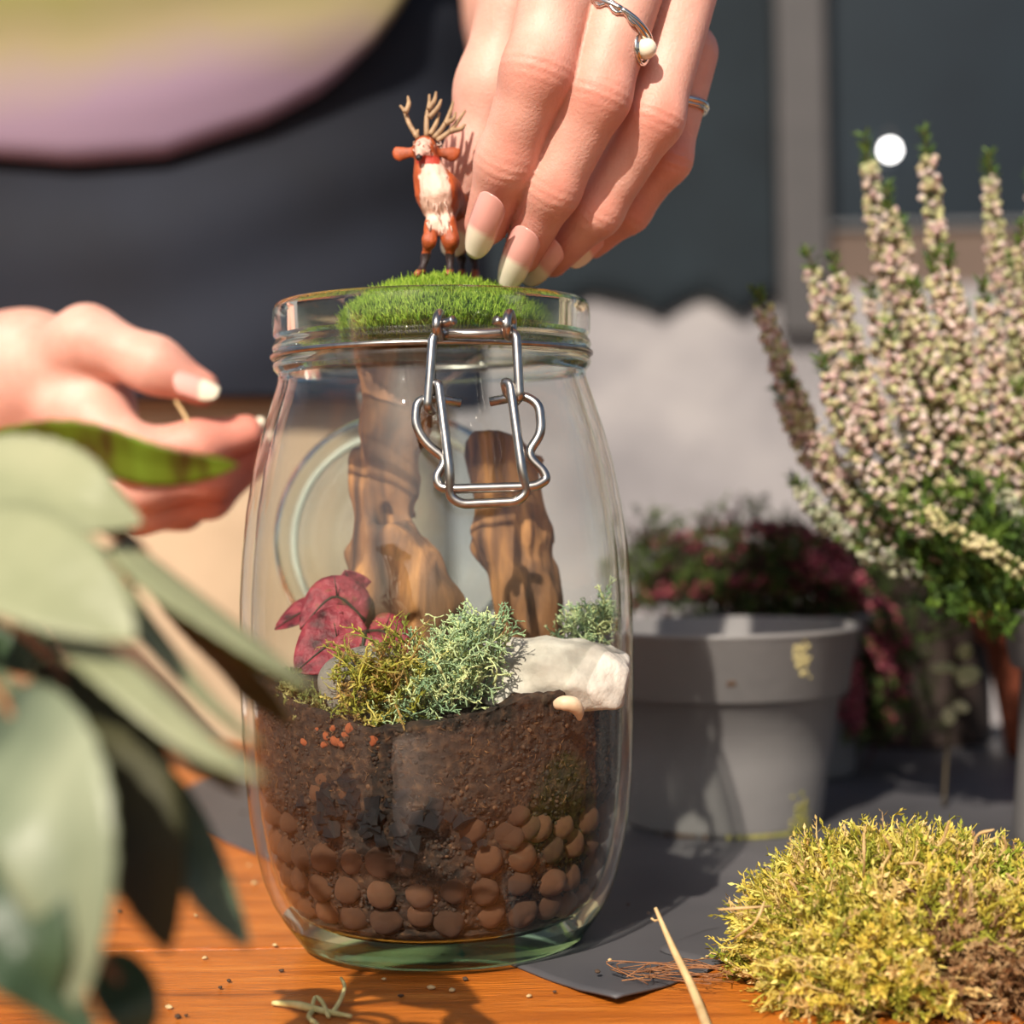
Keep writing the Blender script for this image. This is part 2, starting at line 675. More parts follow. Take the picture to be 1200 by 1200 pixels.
# =================================================================== JAR
S = JY / FPX
zpx = lambda py: (1100 - py) * S
JZ = .0012
m_glass = thin_glass('clear jar glass', (.975, .985, .975), .80, 1.0)
m_base = thin_glass('greenish thick base glass', (.84, .91, .85), .25, .9, edge=(.72, .90, .78))
m_ring = thin_glass('ribbed neck glass', (.95, .97, .955), .02, .55, edge=(.93, .98, .95))
jar = empty('swing_top_jar', (JX, JY, JZ), 'large clear glass clip-top terrarium jar holding soil, wood and moss', 'jar')
outer = [(1099.5, 3), (1099.5, 120), (1100, 150), (1100, 160), (1098, 165), (1094, 168), (1085, 174), (1070, 185), (1050, 197), (1025, 206.5), (990, 215), (950, 221.5), (900, 226), (850, 228),
         (800, 229), (750, 229.5), (700, 228.5), (650, 225), (600, 219), (550, 210), (510, 199.5), (480, 190), (460, 183.5), (449, 180.5), (443, 179.5), (439, 181.5), (436, 184.5), (431, 186),
         (426, 184.5), (423, 182), (419, 182), (416, 184.5), (411, 186.5), (406, 185), (403, 182.5), (400, 182.5), (397, 185), (392, 185.5), (375, 185.5), (366, 184.5), (361, 182.5), (358.5, 179)]
inner = [(358.5, 175), (361, 172), (368, 170.5), (440, 168), (452, 169), (480, 177), (510, 186.5), (550, 197), (600, 206), (650, 212), (700, 215.5), (750, 216.5), (800, 216), (850, 215),
         (900, 213), (950, 208), (990, 201), (1025, 191), (1050, 179), (1065, 165), (1073, 150), (1076, 120), (1076, 3)]
prof = np.array([(r * S, zpx(y)) for y, r in outer + inner])
V, F = lathe(prof, (JX, JY, JZ), 160)
jm = MB().add(V, F)
jg = jm.build('glass_body', m_glass, jar, mats=[m_base, m_ring])
pz = V[F].mean(1)[:, 2] - JZ
jg.data.polygons.foreach_set('material_index', np.where(pz < zpx(1066), 1, np.where(((pz > zpx(446)) & (pz < zpx(397))) | (pz > zpx(366)), 2, 0)).astype(np.int32))
IN = np.array([(zpx(y), r * S) for y, r in inner[::-1]])
r_in = lambda z: np.interp(z, IN[2:, 0], IN[2:, 1])
OUT = np.array([(zpx(y), r * S) for y, r in outer[3:]])
r_out = lambda z: np.interp(z, OUT[:, 0], OUT[:, 1])

# wire closure
m_steel = MAT('brushed steel wire', [srgb(150, 146, 142), srgb(184, 180, 175)], 300, rough=.28, metal=1.0)
wr = .00128
zg = JZ + zpx(420.5)
th = np.linspace(0, 2 * math.pi, 97)
Rg = 182 * S + .0009
ringp = np.stack([JX + Rg * np.cos(th), JY + Rg * np.sin(th), np.full(97, zg)], -1)
mb = MB()
tube(mb, ringp, .0008, 8)
mb.build('neck_wire', m_steel, jar)
CW = lambda px, py, off=0.0: P(px, py, JY - r_out(zpx(py)) - .0035 - off)
yc = lambda py: .4795 - (max(py, 380) - 380) / 210 * .0085


def W(px, py, off=0.0):
    return P(px, py, yc(py) - off)


mb = MB()   # bail: two long arms with hooks, crossbar and eyelets
eye = []
for cx_, sgn in ((515, 1), (597, -1)):
    c = P(cx_, 380, .4815)
    a = np.linspace(-.3, 2 * math.pi * 1.05, 26)
    pts = [P(cx_ + 3.5 * math.sin(t * 1.0), 381 - 14 * math.cos(t), .4815 + .0045 * math.sin(t)) for t in a]
    tube(mb, pts, wr, 10)
    tube(mb, [P(cx_ + sgn * 1, 379, .4790), P(cx_ + sgn * 10, 378, .4775), P(cx_ + sgn * 17, 375, .4762)], wr * 1.05, 10, 8)
tube(mb, [P(519, 391, .4835), P(556, 391.5, .4825), P(593, 390, .4835)], wr * 1.1, 10, 10)
tube(mb, round_path([P(516, 388, .480), W(507, 395, .001), W(501, 478, .001), W(506, 482, -.0022)], .002), wr, 10)
tube(mb, round_path([P(597, 388, .480), W(605, 393, .001), W(609, 466, .001), W(604, 471, -.0022)], .002), wr, 10)
mb.build('bail', m_steel, jar)
mb = MB()   # outer lever bracket
pts = [(540, 472, -.0025), (506, 466, -.0012), (489, 470, 0), (486, 497, 0), (499, 520, 0), (524, 539, 0), (511, 559, 0), (515, 571, 0), (530, 573, .0005), (628, 570, .0005), (641, 562, 0), (637, 552, 0),
       (617, 533, 0), (635, 507, 0), (632, 474, 0), (614, 463, -.0012), (574, 471, -.0025)]
tube(mb, round_path([W(*q) for q in pts], .0028), wr, 10)
mb.build('lever_bracket', m_steel, jar)
mb = MB()   # inner loop
pts = [(505, 466, -.0018), (507, 449, 0), (514, 450, .0012), (527, 552, .0022), (527, 582, .0004), (541, 591, .0002), (606, 588, .0002), (618, 577, .0004), (612, 553, .0022), (598, 450, .0012), (591, 447, 0), (596, 468, -.0018)]
tube(mb, round_path([W(*q) for q in pts], .0026), wr, 10)
mb.build('inner_loop', m_steel, jar)
# lid hanging at the back
LC = P(472, 632, .607)
lid_prof = [(.0005, .002), (.012, .0022), (.014, .0036), (.017, .0036), (.019, .0022), (.024, .0022), (.026, .004), (.029, .004), (.031, .0024), (.034, .0024), (.0355, .006), (.0385, .0062), (.0405, .0035),
            (.0415, 0), (.0405, -.003), (.037, -.004), (.034, -.0015), (.024, -.001), (.012, -.001), (.0005, -.001)]
V, F = lathe(np.array(lid_prof) * (1.06, 1.5), (0, 0, 0), 96)
rot = (Matrix.Rotation(R(84), 3, 'X')).to_3x3()
V = V @ np.array(rot).T + LC
m_lid = thin_glass('clear lid glass', (.92, .97, .96), .03, .55, edge=(.88, .97, .95))
lid = MB().add(V, F).build('lid', m_lid, jar)
m_gasket = MAT('pale rubber gasket', [srgb(196, 190, 176), srgb(210, 204, 190)], 60, rough=.6)
gp = np.stack([.0375 * np.cos(th), .0375 * np.sin(th), np.full(97, -.0045)], -1) @ np.array(rot).T + LC
mb = MB()
tube(mb, gp, .0012, 8)
mb.build('gasket', m_gasket, lid)
mb = MB()
for sx in (-1, 1):
    top = np.array((JX + sx * .014, JY + math.sqrt(Rg ** 2 - .014 ** 2) + .001, zg))
    tube(mb, round_path([top, top + (0, .006, .004), np.array((LC[0] + sx * .014, LC[1] + .002, LC[2] + .052)), np.array((LC[0] + sx * .012, LC[1], LC[2] + .039))], .003), wr, 8)
tube(mb, [(JX - .016, JY + .0475, zg), (JX, JY + .0482, zg), (JX + .016, JY + .0475, zg)], wr, 8)
mb.build('hinge_wire', m_steel, jar)

# =================================================================== JAR CONTENTS
# soil: bottom follows the jar, crumbly side, uneven top
m_soil = MAT('dark brown potting soil', [(0.32, srgb(20, 14, 10)), (.5, srgb(42, 29, 20)), (.62, srgb(62, 43, 29)), (.78, srgb(104, 74, 48))], 420, rough=.95, bump=.0012, bscale=420, detail=8)
ftop = [(250, 806), (318, 820), (380, 842), (440, 858), (500, 850), (560, 836), (600, 824), (660, 818), (730, 808), (780, 806)]
ftx = [P(a, b, .478)[0] for a, b in ftop]
ftz = [P(a, b, .478)[2] for a, b in ftop]


def soil_top(x, y):
    back_ = np.clip((y - JY + .03) / .07, 0, 1)
    return np.interp(x, ftx, ftz) * (1 - back_) + (.079 + .0) * back_


nth, nz = 420, 110
thv = np.linspace(0, 2 * math.pi, nth, endpoint=False)
rows = []
for k in range(nz):
    t = k / (nz - 1)
    x0, y0 = JX + .052 * np.cos(thv), JY + .052 * np.sin(thv)
    z = .0085 + JZ + t * (soil_top(x0, y0) - .0085 - JZ)
    r = np.array([r_in(zz_ - JZ) for zz_ in z]) - .0006
    low = np.clip((.047 - z) / .006, 0, 1) * (z > .012)
    r = r - .0028 * low
    p = np.stack([JX + r * np.cos(thv), JY + r * np.sin(thv), z], -1)
    r = r - .0012 * np.abs(fbm(p, 420, 3, 3)) - .0007 * np.clip(fbm(p, 90, 2, 9), 0, 1)
    rows.append(np.stack([JX + r * np.cos(thv), JY + r * np.sin(thv), z + .0008 * fbm(p, 300, 2, 4) * (k == nz - 1)], -1))
edge_r = np.hypot(rows[-1][:, 0] - JX, rows[-1][:, 1] - JY)
for f in np.linspace(.97, 0.01, 26):
    r = edge_r * f
    x, y = JX + r * np.cos(thv), JY + r * np.sin(thv)
    z = soil_top(x, y)
    p = np.stack([x, y, z], -1)
    rows.append(np.stack([x, y, z + .0016 * fbm(p, 160, 3, 6)], -1))
V = np.array(rows)
soil = MB().add(V.reshape(-1, 3), grid_faces(len(rows), nth, True)).build('potting_soil', m_soil, kind='stuff')
tag(soil, 'dark brown potting soil layered inside the glass jar', 'soil')
def ico0():
    t = (1 + 5 ** .5) / 2
    V = np.array([(-1, t, 0), (1, t, 0), (-1, -t, 0), (1, -t, 0), (0, -1, t), (0, 1, t), (0, -1, -t), (0, 1, -t), (t, 0, -1), (t, 0, 1), (-t, 0, -1), (-t, 0, 1)]) / 1.9
    F = np.array([(0, 11, 5), (0, 5, 1), (0, 1, 7), (0, 7, 10), (0, 10, 11), (1, 5, 9), (5, 11, 4), (11, 10, 2), (10, 7, 6), (7, 1, 8), (3, 9, 4), (3, 4, 2), (3, 2, 6), (3, 6, 8), (3, 8, 9), (4, 9, 5), (2, 4, 11), (6, 2, 10),
                  (8, 6, 7), (9, 8, 1)])
    return V, F


def pick(cols, n, jit=.15, wts=None):
    c = np.array(cols)[rng.choice(len(cols), n, p=wts)]
    return c * rng.uniform(1 - jit, 1 + jit, (n, 1))


# fibres and crumbs on the soil face
mb = MB()
N = 900
a = rng.uniform(math.pi * 1.02, math.pi * 1.98, N)
z = rng.uniform(.046, .069, N) + JZ
xx = JX + .05 * np.cos(a)
z = np.minimum(z, soil_top(xx, JY - .045) - .001)
r = np.array([r_in(q - JZ) for q in z]) - .0009
p0 = np.stack([JX + r * np.cos(a), JY + r * np.sin(a), z], -1)
tn = np.stack([-np.sin(a), np.cos(a), np.zeros(N)], -1)
dirv = tn * rng.normal(0, 1, (N, 1)) + np.array((0, 0, 1)) * rng.normal(0, .7, (N, 1))
dirv = norm(dirv) * rng.uniform(.0004, .0013, (N, 1))
paths = np.stack([p0 - dirv, p0 + rng.normal(0, .0002, (N, 3)), p0 + dirv], 1)
cols = np.array([srgb(100, 66, 40), srgb(60, 40, 26), srgb(124, 88, 54), srgb(36, 25, 18)])[rng.integers(0, 4, N)]
add_tubes(mb, paths, rng.uniform(.00005, .00013, (N, 1)) * np.ones((1, 3)), 3, cols)
m_pig = MAT('plant fibre', [(.85, .85, .85), (1, 1, 1)], 300, rough=.8, attr='Col')
N = 5200
a = rng.uniform(math.pi * .92, math.pi * 2.08, N)
z = rng.uniform(.012, .071, N) + JZ
z = np.minimum(z, soil_top(JX + .05 * np.cos(a), JY + .05 * np.sin(a)) - .0006)
lowz = np.clip((.047 - z) / .006, 0, 1)
r = np.array([r_in(q - JZ) for q in z]) - .0010 - .0028 * lowz - rng.uniform(0, .0006, N)
p0 = np.stack([JX + r * np.cos(a), JY + r * np.sin(a), z], -1)
i0v, i0f = ico0()
dk_ = np.clip((z - .03) / .02, .55, 1)[:, None]
cols = pick([srgb(30, 21, 15), srgb(46, 32, 22), srgb(62, 43, 29), srgb(22, 17, 14), srgb(88, 60, 38)], N, .25, [.26, .3, .24, .12, .08])
scatter(mb, i0v, i0f, p0, frames(rng.normal(0, 1, (N, 3))), rng.uniform(.00025, .0010, (N, 1)) * rng.uniform(.5, 1.1, (N, 3)), cols)
sf = mb.build('soil_fibres', m_pig, soil, kind='stuff', col=True)

# clay pebbles
m_clay = MAT('brown clay pebble', [srgb(66, 42, 28), srgb(104, 66, 42), srgb(140, 98, 68)], 160, rough=.85, bump=.0005, bscale=700)


_n = m_clay.node_tree
_oi = _n.nodes.new('ShaderNodeObjectInfo')
_hs = _n.nodes.new('ShaderNodeHueSaturation')
_mr = _n.nodes.new('ShaderNodeMapRange')
_mr.inputs[3].default_value = .62
_mr.inputs[4].default_value = 1.5
_n.links.new(_oi.outputs['Random'], _mr.inputs[0])
_n.links.new(_mr.outputs[0], _hs.inputs['Value'])
_bs = _n.nodes['Principled BSDF']
_n.links.new(_bs.inputs['Base Color'].links[0].from_socket, _hs.inputs['Color'])
_n.links.new(_hs.outputs[0], _bs.inputs['Base Color'])


def ico(sub=2):
    t = (1 + 5 ** .5) / 2
    V = [(-1, t, 0), (1, t, 0), (-1, -t, 0), (1, -t, 0), (0, -1, t), (0, 1, t), (0, -1, -t), (0, 1, -t), (t, 0, -1), (t, 0, 1), (-t, 0, -1), (-t, 0, 1)]
    F = [(0, 11, 5), (0, 5, 1), (0, 1, 7), (0, 7, 10), (0, 10, 11), (1, 5, 9), (5, 11, 4), (11, 10, 2), (10, 7, 6), (7, 1, 8), (3, 9, 4), (3, 4, 2), (3, 2, 6), (3, 6, 8), (3, 8, 9), (4, 9, 5), (2, 4, 11), (6, 2, 10),
         (8, 6, 7), (9, 8, 1)]
    V = [norm(v) for v in V]
    for _ in range(sub):
        cache, G = {}, []

        def mid(a, b):
            k = (min(a, b), max(a, b))
            if k not in cache:
                V.append(norm((V[a] + V[b]) / 2))
                cache[k] = len(V) - 1
            return cache[k]
        for a, b, c in F:
            x, y, z_ = mid(a, b), mid(b, c), mid(c, a)
            G += [(a, x, z_), (b, y, x), (c, z_, y), (x, y, z_)]
        F = G
    return np.array(V), np.array(F)


IV, IF = ico(2)
I1V, I1F = ico(1)
I3V, I3F = ico(3)


def mesh_only(name, V, F, mat, smooth=True):
    o = MB().add(V, F).build(name, mat, smooth=smooth)
    me = o.data
    bpy.data.objects.remove(o)
    return me


def inst(name, me, loc, rot=None, scl=1.0, parent=None):
    o = bpy.data.objects.new(name, me)
    COL.objects.link(o)
    o.location = tuple(loc)
    if rot is not None:
        o.rotation_euler = rot
    o.scale = (scl,) * 3 if np.ndim(scl) == 0 else scl
    if parent is not None:
        adopt(o, parent)
    return o


peb = [mesh_only('clay_pebble', IV * (1 + .09 * fbm(IV, 1.3, 2, s)[:, None]) * (1, 1, .93), IF, m_clay) for s in range(4)]
k = 0
for zrow, off, rr_ in ((.0150, 0, .0046), (.0232, .5, .0046), (.0312, .1, .0045), (.0392, .6, .0043)):
    rw = r_in(zrow) - .0049
    cnt = int(math.pi * 1.25 * rw / .0094)
    for i in range(cnt):
        a = math.pi * (.875) + (i + off + random.uniform(-.15, .15)) / cnt * math.pi * 1.25
        xpix = JX + rw * math.cos(a)
        if zrow > .035 and (-.035 < xpix - JX < .006) and random.random() < .75:
            continue
        if zrow > .03 and (-.022 < xpix - JX < .01) and random.random() < .45:
            continue
        sc_ = rr_ * random.uniform(.86, 1.08)
        o = inst('clay_pebble', peb[k % 4], (JX + rw * math.cos(a), JY + rw * math.sin(a), JZ + zrow + random.uniform(-.0012, .0012)), (random.random() * 6, random.random() * 6, random.random() * 6), sc_)
        tag(o, 'round brown clay pebble in the drainage layer at the jar bottom', 'pebble', 'clay pebbles in the jar')
        k += 1
for (px, py) in ((352, 918), (340, 935), (393, 932), (612, 985), (640, 975), (618, 955)):
    q = P(px, py, .481)
    d = np.array((q[0] - JX, q[1] - JY))
    rw = r_in(q[2]) - .0044
    d = d / np.linalg.norm(d) * rw
    o = inst('clay_pebble', peb[k % 4], (JX + d[0], JY + d[1], q[2]), (k, k * 2, k * 3), .0041)
    tag(o, 'round brown clay pebble pressed into soil above the drainage layer', 'pebble', 'clay pebbles in the soil')
    k += 1
# charcoal chips
m_char = MAT('black charcoal', [srgb(16, 16, 18), srgb(40, 40, 44)], 200, rough=.45, bump=.0004, bscale=900)
cv = np.array([(-1, -.7, -.6), (.8, -1, -.4), (1, .7, -.7), (-.8, .9, -.5), (-.6, -.8, .5), (.9, -.5, .8), (.6, 1, .5), (-1, .5, .7)])
cf = np.array(box((0, 0, 0), (1, 1, 1))[1])
chm = [mesh_only('charcoal_chip', cv + rng.normal(0, .22, cv.shape), cf, m_char, False) for _ in range(3)]
for i in range(64):
    px = random.gauss(470, 62) if i % 3 else random.gauss(385, 25)
    py = random.gauss(965, 17) if px > 420 else random.gauss(940, 22)
    px = min(max(px, 345), 600)
    q = P(px, py, .481)
    d = np.array((q[0] - JX, -math.sqrt(max(1e-8, r_in(q[2] - JZ) ** 2 - (q[0] - JX) ** 2))))
    d = d / np.linalg.norm(d) * (r_in(q[2] - JZ) - .0016)
    o = inst('charcoal_chip', chm[i % 3], (JX + d[0], JY + d[1], q[2]), (random.random() * 6, random.random() * 6, random.random() * 6), random.uniform(.0013, .0026))
    tag(o, 'small black angular charcoal chip between soil and clay pebbles', 'charcoal', 'charcoal chips in the jar')
# orange chips near the surface
m_or = MAT('orange clay chip', [srgb(170, 82, 44), srgb(212, 118, 70)], 300, rough=.7, bump=.0004, bscale=900)
orm = mesh_only('orange_chip', I1V * (1 + .25 * fbm(I1V, 1.6, 2, 2)[:, None]) * (1, .8, .75), I1F, m_or)
for i, (px, py) in enumerate([(366, 858), (377, 866), (388, 870), (400, 862), (406, 855), (385, 856), (374, 876), (436, 868), (396, 874), (347, 874)]):
    q = P(px, py, .481)
    d = np.array((q[0] - JX, -math.sqrt(r_in(q[2] - JZ) ** 2 - (q[0] - JX) ** 2)))
    d = d / np.linalg.norm(d) * (r_in(q[2] - JZ) - .0016)
    o = inst('orange_chip', orm, (JX + d[0], JY + d[1], q[2]), (i, i * 2, i * 3), .0011 + .0008 * ((i * 7) % 5) / 5)
    tag(o, 'tiny orange clay chip in the soil below the moss', 'chip', 'orange chips in the soil')

# driftwood
m_drift = MAT('weathered driftwood', [(.3, srgb(48, 32, 22)), (.45, srgb(92, 62, 40)), (.55, srgb(128, 88, 54)), (.7, srgb(178, 126, 74))], 95, (1, 1, .22), rough=.8, bump=.0012, bscale=170, detail=7, distort=.9)


def drift(name, fn, lo, hi, label, seed):
    def f(p):
        d = fn(p)
        q = p * np.array((1, 1, .22))
        d = d + .0022 * vnoise(q, 190, seed) + .0022 * fbm(p, 70, 2, seed + 3) + .0014 * np.abs(vnoise(q, 330, seed + 8))
        return d
    V, F = nets(f, lo, hi, .0009)
    o = MB().add(V, F).build(name, m_drift)
    return tag(o, label, 'driftwood')


YA, YB = .537, .548
padz = P(530, 388, .53)[2]


def wood_a(p):
    d = seg(p, P(452, 380, YA), P(458, 500, YA), 40 * S, 41 * S, (0, 1, 0), 1.5)
    d = smin(d, seg(p, P(458, 500, YA), P(474, 600, YA), 39 * S, 17 * S, (0, 1, 0), 1.3), .004)
    d = smin(d, seg(p, P(424, 540, YA + .006), P(440, 700, YA), 15 * S, 26 * S), .004)
    d = smin(d, seg(p, P(470, 640, YA - .004), P(500, 705, YA - .006), 32 * S, 41 * S), .005)
    d = smin(d, seg(p, P(455, 690, YA), P(488, 780, YA - .004), 40 * S, 46 * S), .006)
    d = np.maximum(d, -(seg(p, P(447, 590, YA - .016), P(452, 665, YA - .016), 15 * S, 15 * S)))
    d = np.maximum(d, -(seg(p, P(482, 727, YA - .018), P(484, 730, YA - .010), .0022, .0014)))
    return np.maximum(d, p[..., 2] - padz)


def wood_b(p):
    d = seg(p, P(580, 510, YB), P(604, 620, YB), 37 * S, 42 * S, (0, 1, 0), 1.4)
    d = smin(d, seg(p, P(604, 620, YB), P(632, 770, YB - .002), 43 * S, 45 * S, (0, 1, 0), 1.25), .006)
    d = np.maximum(d, -(seg(p, P(583, 600, YB - .022), P(592, 760, YB - .022), 13 * S, 15 * S)))
    pc = P(575, 506, YB)
    return np.maximum(d, (p[..., 2] - pc[2]) + .35 * (p[..., 0] - pc[0]) * np.sign(p[..., 0] - pc[0]))


drift('driftwood', wood_a, P(395, 800, YA) - (0, .02, 0), P(560, 370, YA) + (0, .022, .004), 'tall notched brown driftwood piece under the green moss cushion', 1)
drift('driftwood', wood_b, P(525, 800, YB) - (0, .02, 0), P(700, 480, YB) + (0, .02, 0), 'straight slanted driftwood piece standing behind the big white stone', 21)

# stones
m_stone = MAT('pale limestone', [srgb(150, 142, 132), srgb(196, 188, 176), srgb(216, 210, 200)], 70, rough=.85, bump=.0008, bscale=260)


def stone_b(p):
    c = P(652, 791, .5015).astype(np.float32)
    d = None
    for n3, off in (((-1, -.2, .25), .0195), ((.95, -.1, -.25), .0195), ((.08, 0, 1), .0092), ((-.55, -.35, .75), .0135), ((.55, -.25, .72), .0135), ((.15, -.75, .62), .0082), ((-.4, -.85, .25), .0105), ((.45, -.85, .1), .0120),
                    ((-.05, -.8, -.6), .0098), ((0, 0, -1), .009), ((0, 1, 0), .012), ((0, .7, .7), .012), ((-.8, -.1, .6), .0172), ((.85, -.4, .35), .0175), ((-.15, -.5, .85), .0088)):
        q_ = (p - c) @ norm(n3).astype(np.float32) - off
        d = q_ if d is None else -smin(-d, -q_, .0011)
    return d + .0009 * fbm(p, 110, 3, 4) + .0010 * vnoise(p, 60, 9)


V, F = nets(stone_b, P(560, 845, .495) - (0, .016, 0), P(745, 735, .505) + (0, .03, 0), .0007)
tag(MB().add(V, F).build('limestone_rock', m_stone), 'large angular white rock lying on soil against the glass', 'rock')
sv = I3V * (1 + .07 * fbm(I3V, 1.1, 2, 8)[:, None])
tag(inst('smooth_stone', mesh_only('smooth_stone', sv, I3F, m_stone), P(440, 808, .500), (.1, .25, .2), (.0165, .010, .0115)), 'smooth pale oval stone half covered by yellow-green moss', 'stone')
m_shell = MAT('cream pebble', [srgb(190, 160, 128), srgb(220, 196, 166)], 200, rough=.5)
sh_ = empty('tiny_pebble', P(663, 832, .482), 'tiny cream curled pebble on soil below the white rock', 'pebble')
mb = MB()
tube(mb, [P(651, 826, .4815), P(660, 824, .4805), P(672, 826, .481), P(678, 834, .4825), P(679, 843, .484)], (.0013, .0021, .0022, .0016, .0006), 10, 16)
mb.build('pebble_body', m_shell, sh_)


# moss / lichen generators
def moss_mesh(origins, dirs, length, rad, cols, curl=.5, n=7, leafs=10, leaf_len=.0022, droop=0.0, tipcol=None):
    M = len(origins)
    t = np.linspace(0, 1, n)
    side = norm(np.cross(dirs, rng.normal(0, 1, (M, 3))))
    L = np.broadcast_to(length, (M,))[:, None, None]
    cv_ = rng.uniform(.2, 1, (M, 1, 1)) * curl
    path = origins[:, None] + L * (t[None, :, None] * norm(dirs)[:, None] + cv_ * (t ** 2)[None, :, None] * side[:, None] + np.array((0, 0, -1.0)) * droop * (t ** 2)[None, :, None])
    path = path + rng.normal(0, .03, (M, n, 3)) * L * t[None, :, None]
    rad_ = np.broadcast_to(rad, (M,))[:, None] * np.interp(t, [0, .5, 1], [1, .9, .25])[None]
    c = np.repeat(cols[:, None], n, 1)
    if tipcol is not None:
        c = c * (1 - t[None, :, None] ** 2) + tipcol[:, None] * (t[None, :, None] ** 2)
    mb = MB()
    add_tubes(mb, path, rad_, 4, c)
    if leafs:
        # small pointed leaflets along every strand
        tl = np.tile(np.linspace(.12, 1, leafs), (M, 1))
        i0 = np.clip((tl * (n - 1)).astype(int), 0, n - 2)
        f = (tl * (n - 1) - i0)[..., None]
        ar = np.arange(M)[:, None]
        p = path[ar, i0] * (1 - f) + path[ar, i0 + 1] * f
        tg = norm(path[ar, i0 + 1] - path[ar, i0])
        s1 = norm(np.cross(tg, rng.normal(0, 1, (M, leafs, 3))))
        ll = leaf_len * rng.uniform(.6, 1.2, (M, leafs, 1)) * (1.15 - .6 * tl[..., None])
        tip = p + (tg * .75 + s1 * .75) * ll
        wv = np.cross(tg, s1) * ll * .22
        midp = p + (tg * .3 + s1 * .45) * ll
        V = np.stack([p, midp + wv, tip, midp - wv], 2).reshape(-1, 3)
        F = np.arange(M * leafs * 4).reshape(-1, 4)
        ccol = np.repeat((c[ar, i0] * rng.uniform(.8, 1.25, (M, leafs, 1))).reshape(-1, 3), 4, 0)
        mb.add(V, F, ccol)
    return mb


def pick(cols, n, jit=.15, wts=None):
    c = np.array(cols)[rng.choice(len(cols), n, p=wts)]
    return c * rng.uniform(1 - jit, 1 + jit, (n, 1))


m_moss = MAT('moss fronds', [(.8, .8, .8), (1, 1, 1)], 400, rough=.65, attr='Col', transl=.3)


def lichen_mesh(pts, size, col):
    """little antler-like branching tufts"""
    M = len(pts)
    mb = MB()
    start = pts
    d = norm(rng.normal(0, .55, (M, 3)) + np.array((0, -.45, .8)))
    L, r = size, size * .085
    cc = col
    for lev in range(4):
        mid = start + d * L * .5 + rng.normal(0, L * .08, start.shape)
        end = start + d * L
        add_tubes(mb, np.stack([start, mid, end], 1), np.array([[r, r * .9, r * .75]]) * np.ones((len(start), 1)), 4, cc * (1 + .14 * lev))
        if lev == 3:
            break
        start = np.repeat(end, 2, 0)
        d = norm(np.repeat(d, 2, 0) + rng.normal(0, .62, (len(start), 3)))
        cc = np.repeat(cc, 2, 0)
        L *= .66
        r *= .78
    return mb


def blob_pts(pxs, Y, n, spread, dy):
    c = np.array([P(a, b, Y) for a, b in pxs])
    p = c[rng.integers(0, len(c), n)]
    return p + rng.normal(0, 1, (n, 3)) * np.array((spread, dy, spread))


m_lich = MAT('reindeer lichen', [(.85, .85, .85), (1, 1, 1)], 300, rough=.8, attr='Col', transl=.15)


def in_jar(p, lim=.0012):
    dx, dy = p[:, 0] - JX, p[:, 1] - JY
    r = np.hypot(dx, dy)
    rm = np.array([r_in(z - JZ) for z in p[:, 2]]) - lim
    k = np.minimum(1, rm / np.maximum(r, 1e-9))
    q = p.copy()
    q[:, 0] = JX + dx * k
    q[:, 1] = JY + dy * k
    return q


def clamp_mesh(o, lim=.0008):
    me = o.data
    v = np.empty(len(me.vertices) * 3, np.float32)
    me.vertices.foreach_get('co', v)
    v = in_jar(v.reshape(-1, 3).astype(float), lim)
    me.vertices.foreach_set('co', v.astype(np.float32).ravel())
    me.update()


lc = [srgb(190, 206, 156), srgb(160, 184, 140), srgb(206, 214, 156), srgb(136, 164, 126)]
pts = blob_pts([(520, 775), (545, 760), (565, 770), (535, 800), (560, 800), (520, 815), (500, 830), (470, 842), (545, 825), (560, 752), (500, 800)], .494, 330, .0030, .004)
pts = in_jar(pts, .005)
o = lichen_mesh(pts, .0042, pick(lc, len(pts))).build('lichen_clump', m_lich, col=True)
clamp_mesh(o)
tag(o, 'grey-green branching lichen clump between moss and white rock', 'lichen')
pts = blob_pts([(708, 724), (690, 735), (716, 735), (700, 745), (678, 745), (668, 752)], .522, 130, .0018, .003)
pts = in_jar(pts, .004)
o = lichen_mesh(pts, .0034, pick(lc, len(pts))).build('lichen_clump', m_lich, col=True)
clamp_mesh(o)
tag(o, 'small bright lichen tuft behind right end of the white rock', 'lichen')
yc_ = [srgb(206, 196, 86), srgb(176, 176, 70), srgb(222, 208, 112), srgb(140, 146, 56), srgb(190, 156, 92)]
pts = blob_pts([(400, 800), (425, 785), (450, 775), (470, 770), (440, 800), (465, 800), (420, 820), (445, 825), (470, 825), (410, 835), (440, 842), (478, 790)], .490, 300, .0028, .0035)
pts = in_jar(pts, .004)
dv = norm(rng.normal(0, .7, pts.shape) + np.array((.1, -.3, .6)))
o = moss_mesh(pts, dv, rng.uniform(.003, .0105, len(pts)), .00030, pick(yc_, len(pts)), curl=.8, leafs=11, leaf_len=.0019).build('moss_clump', m_moss, col=True)
clamp_mesh(o)
tag(o, 'loose yellow-green moss clump heaped over the smooth oval stone', 'moss')
pts = blob_pts([(325, 818), (338, 812), (350, 818), (365, 824), (340, 825), (376, 835)], .497, 110, .0016, .002)
pts = in_jar(pts, .003)
o = moss_mesh(pts, norm(rng.normal(0, .7, pts.shape) + np.array((0, -.2, .5))), rng.uniform(.002, .005, len(pts)), .0003, pick([srgb(150, 160, 90), srgb(176, 172, 110), srgb(120, 110, 60)], len(pts)), curl=.7, leafs=9,
              leaf_len=.0022).build('moss_clump', m_moss, col=True)
clamp_mesh(o)
tag(o, 'pale moss scrap on soil at the jar wall beside foreground leaves', 'moss')


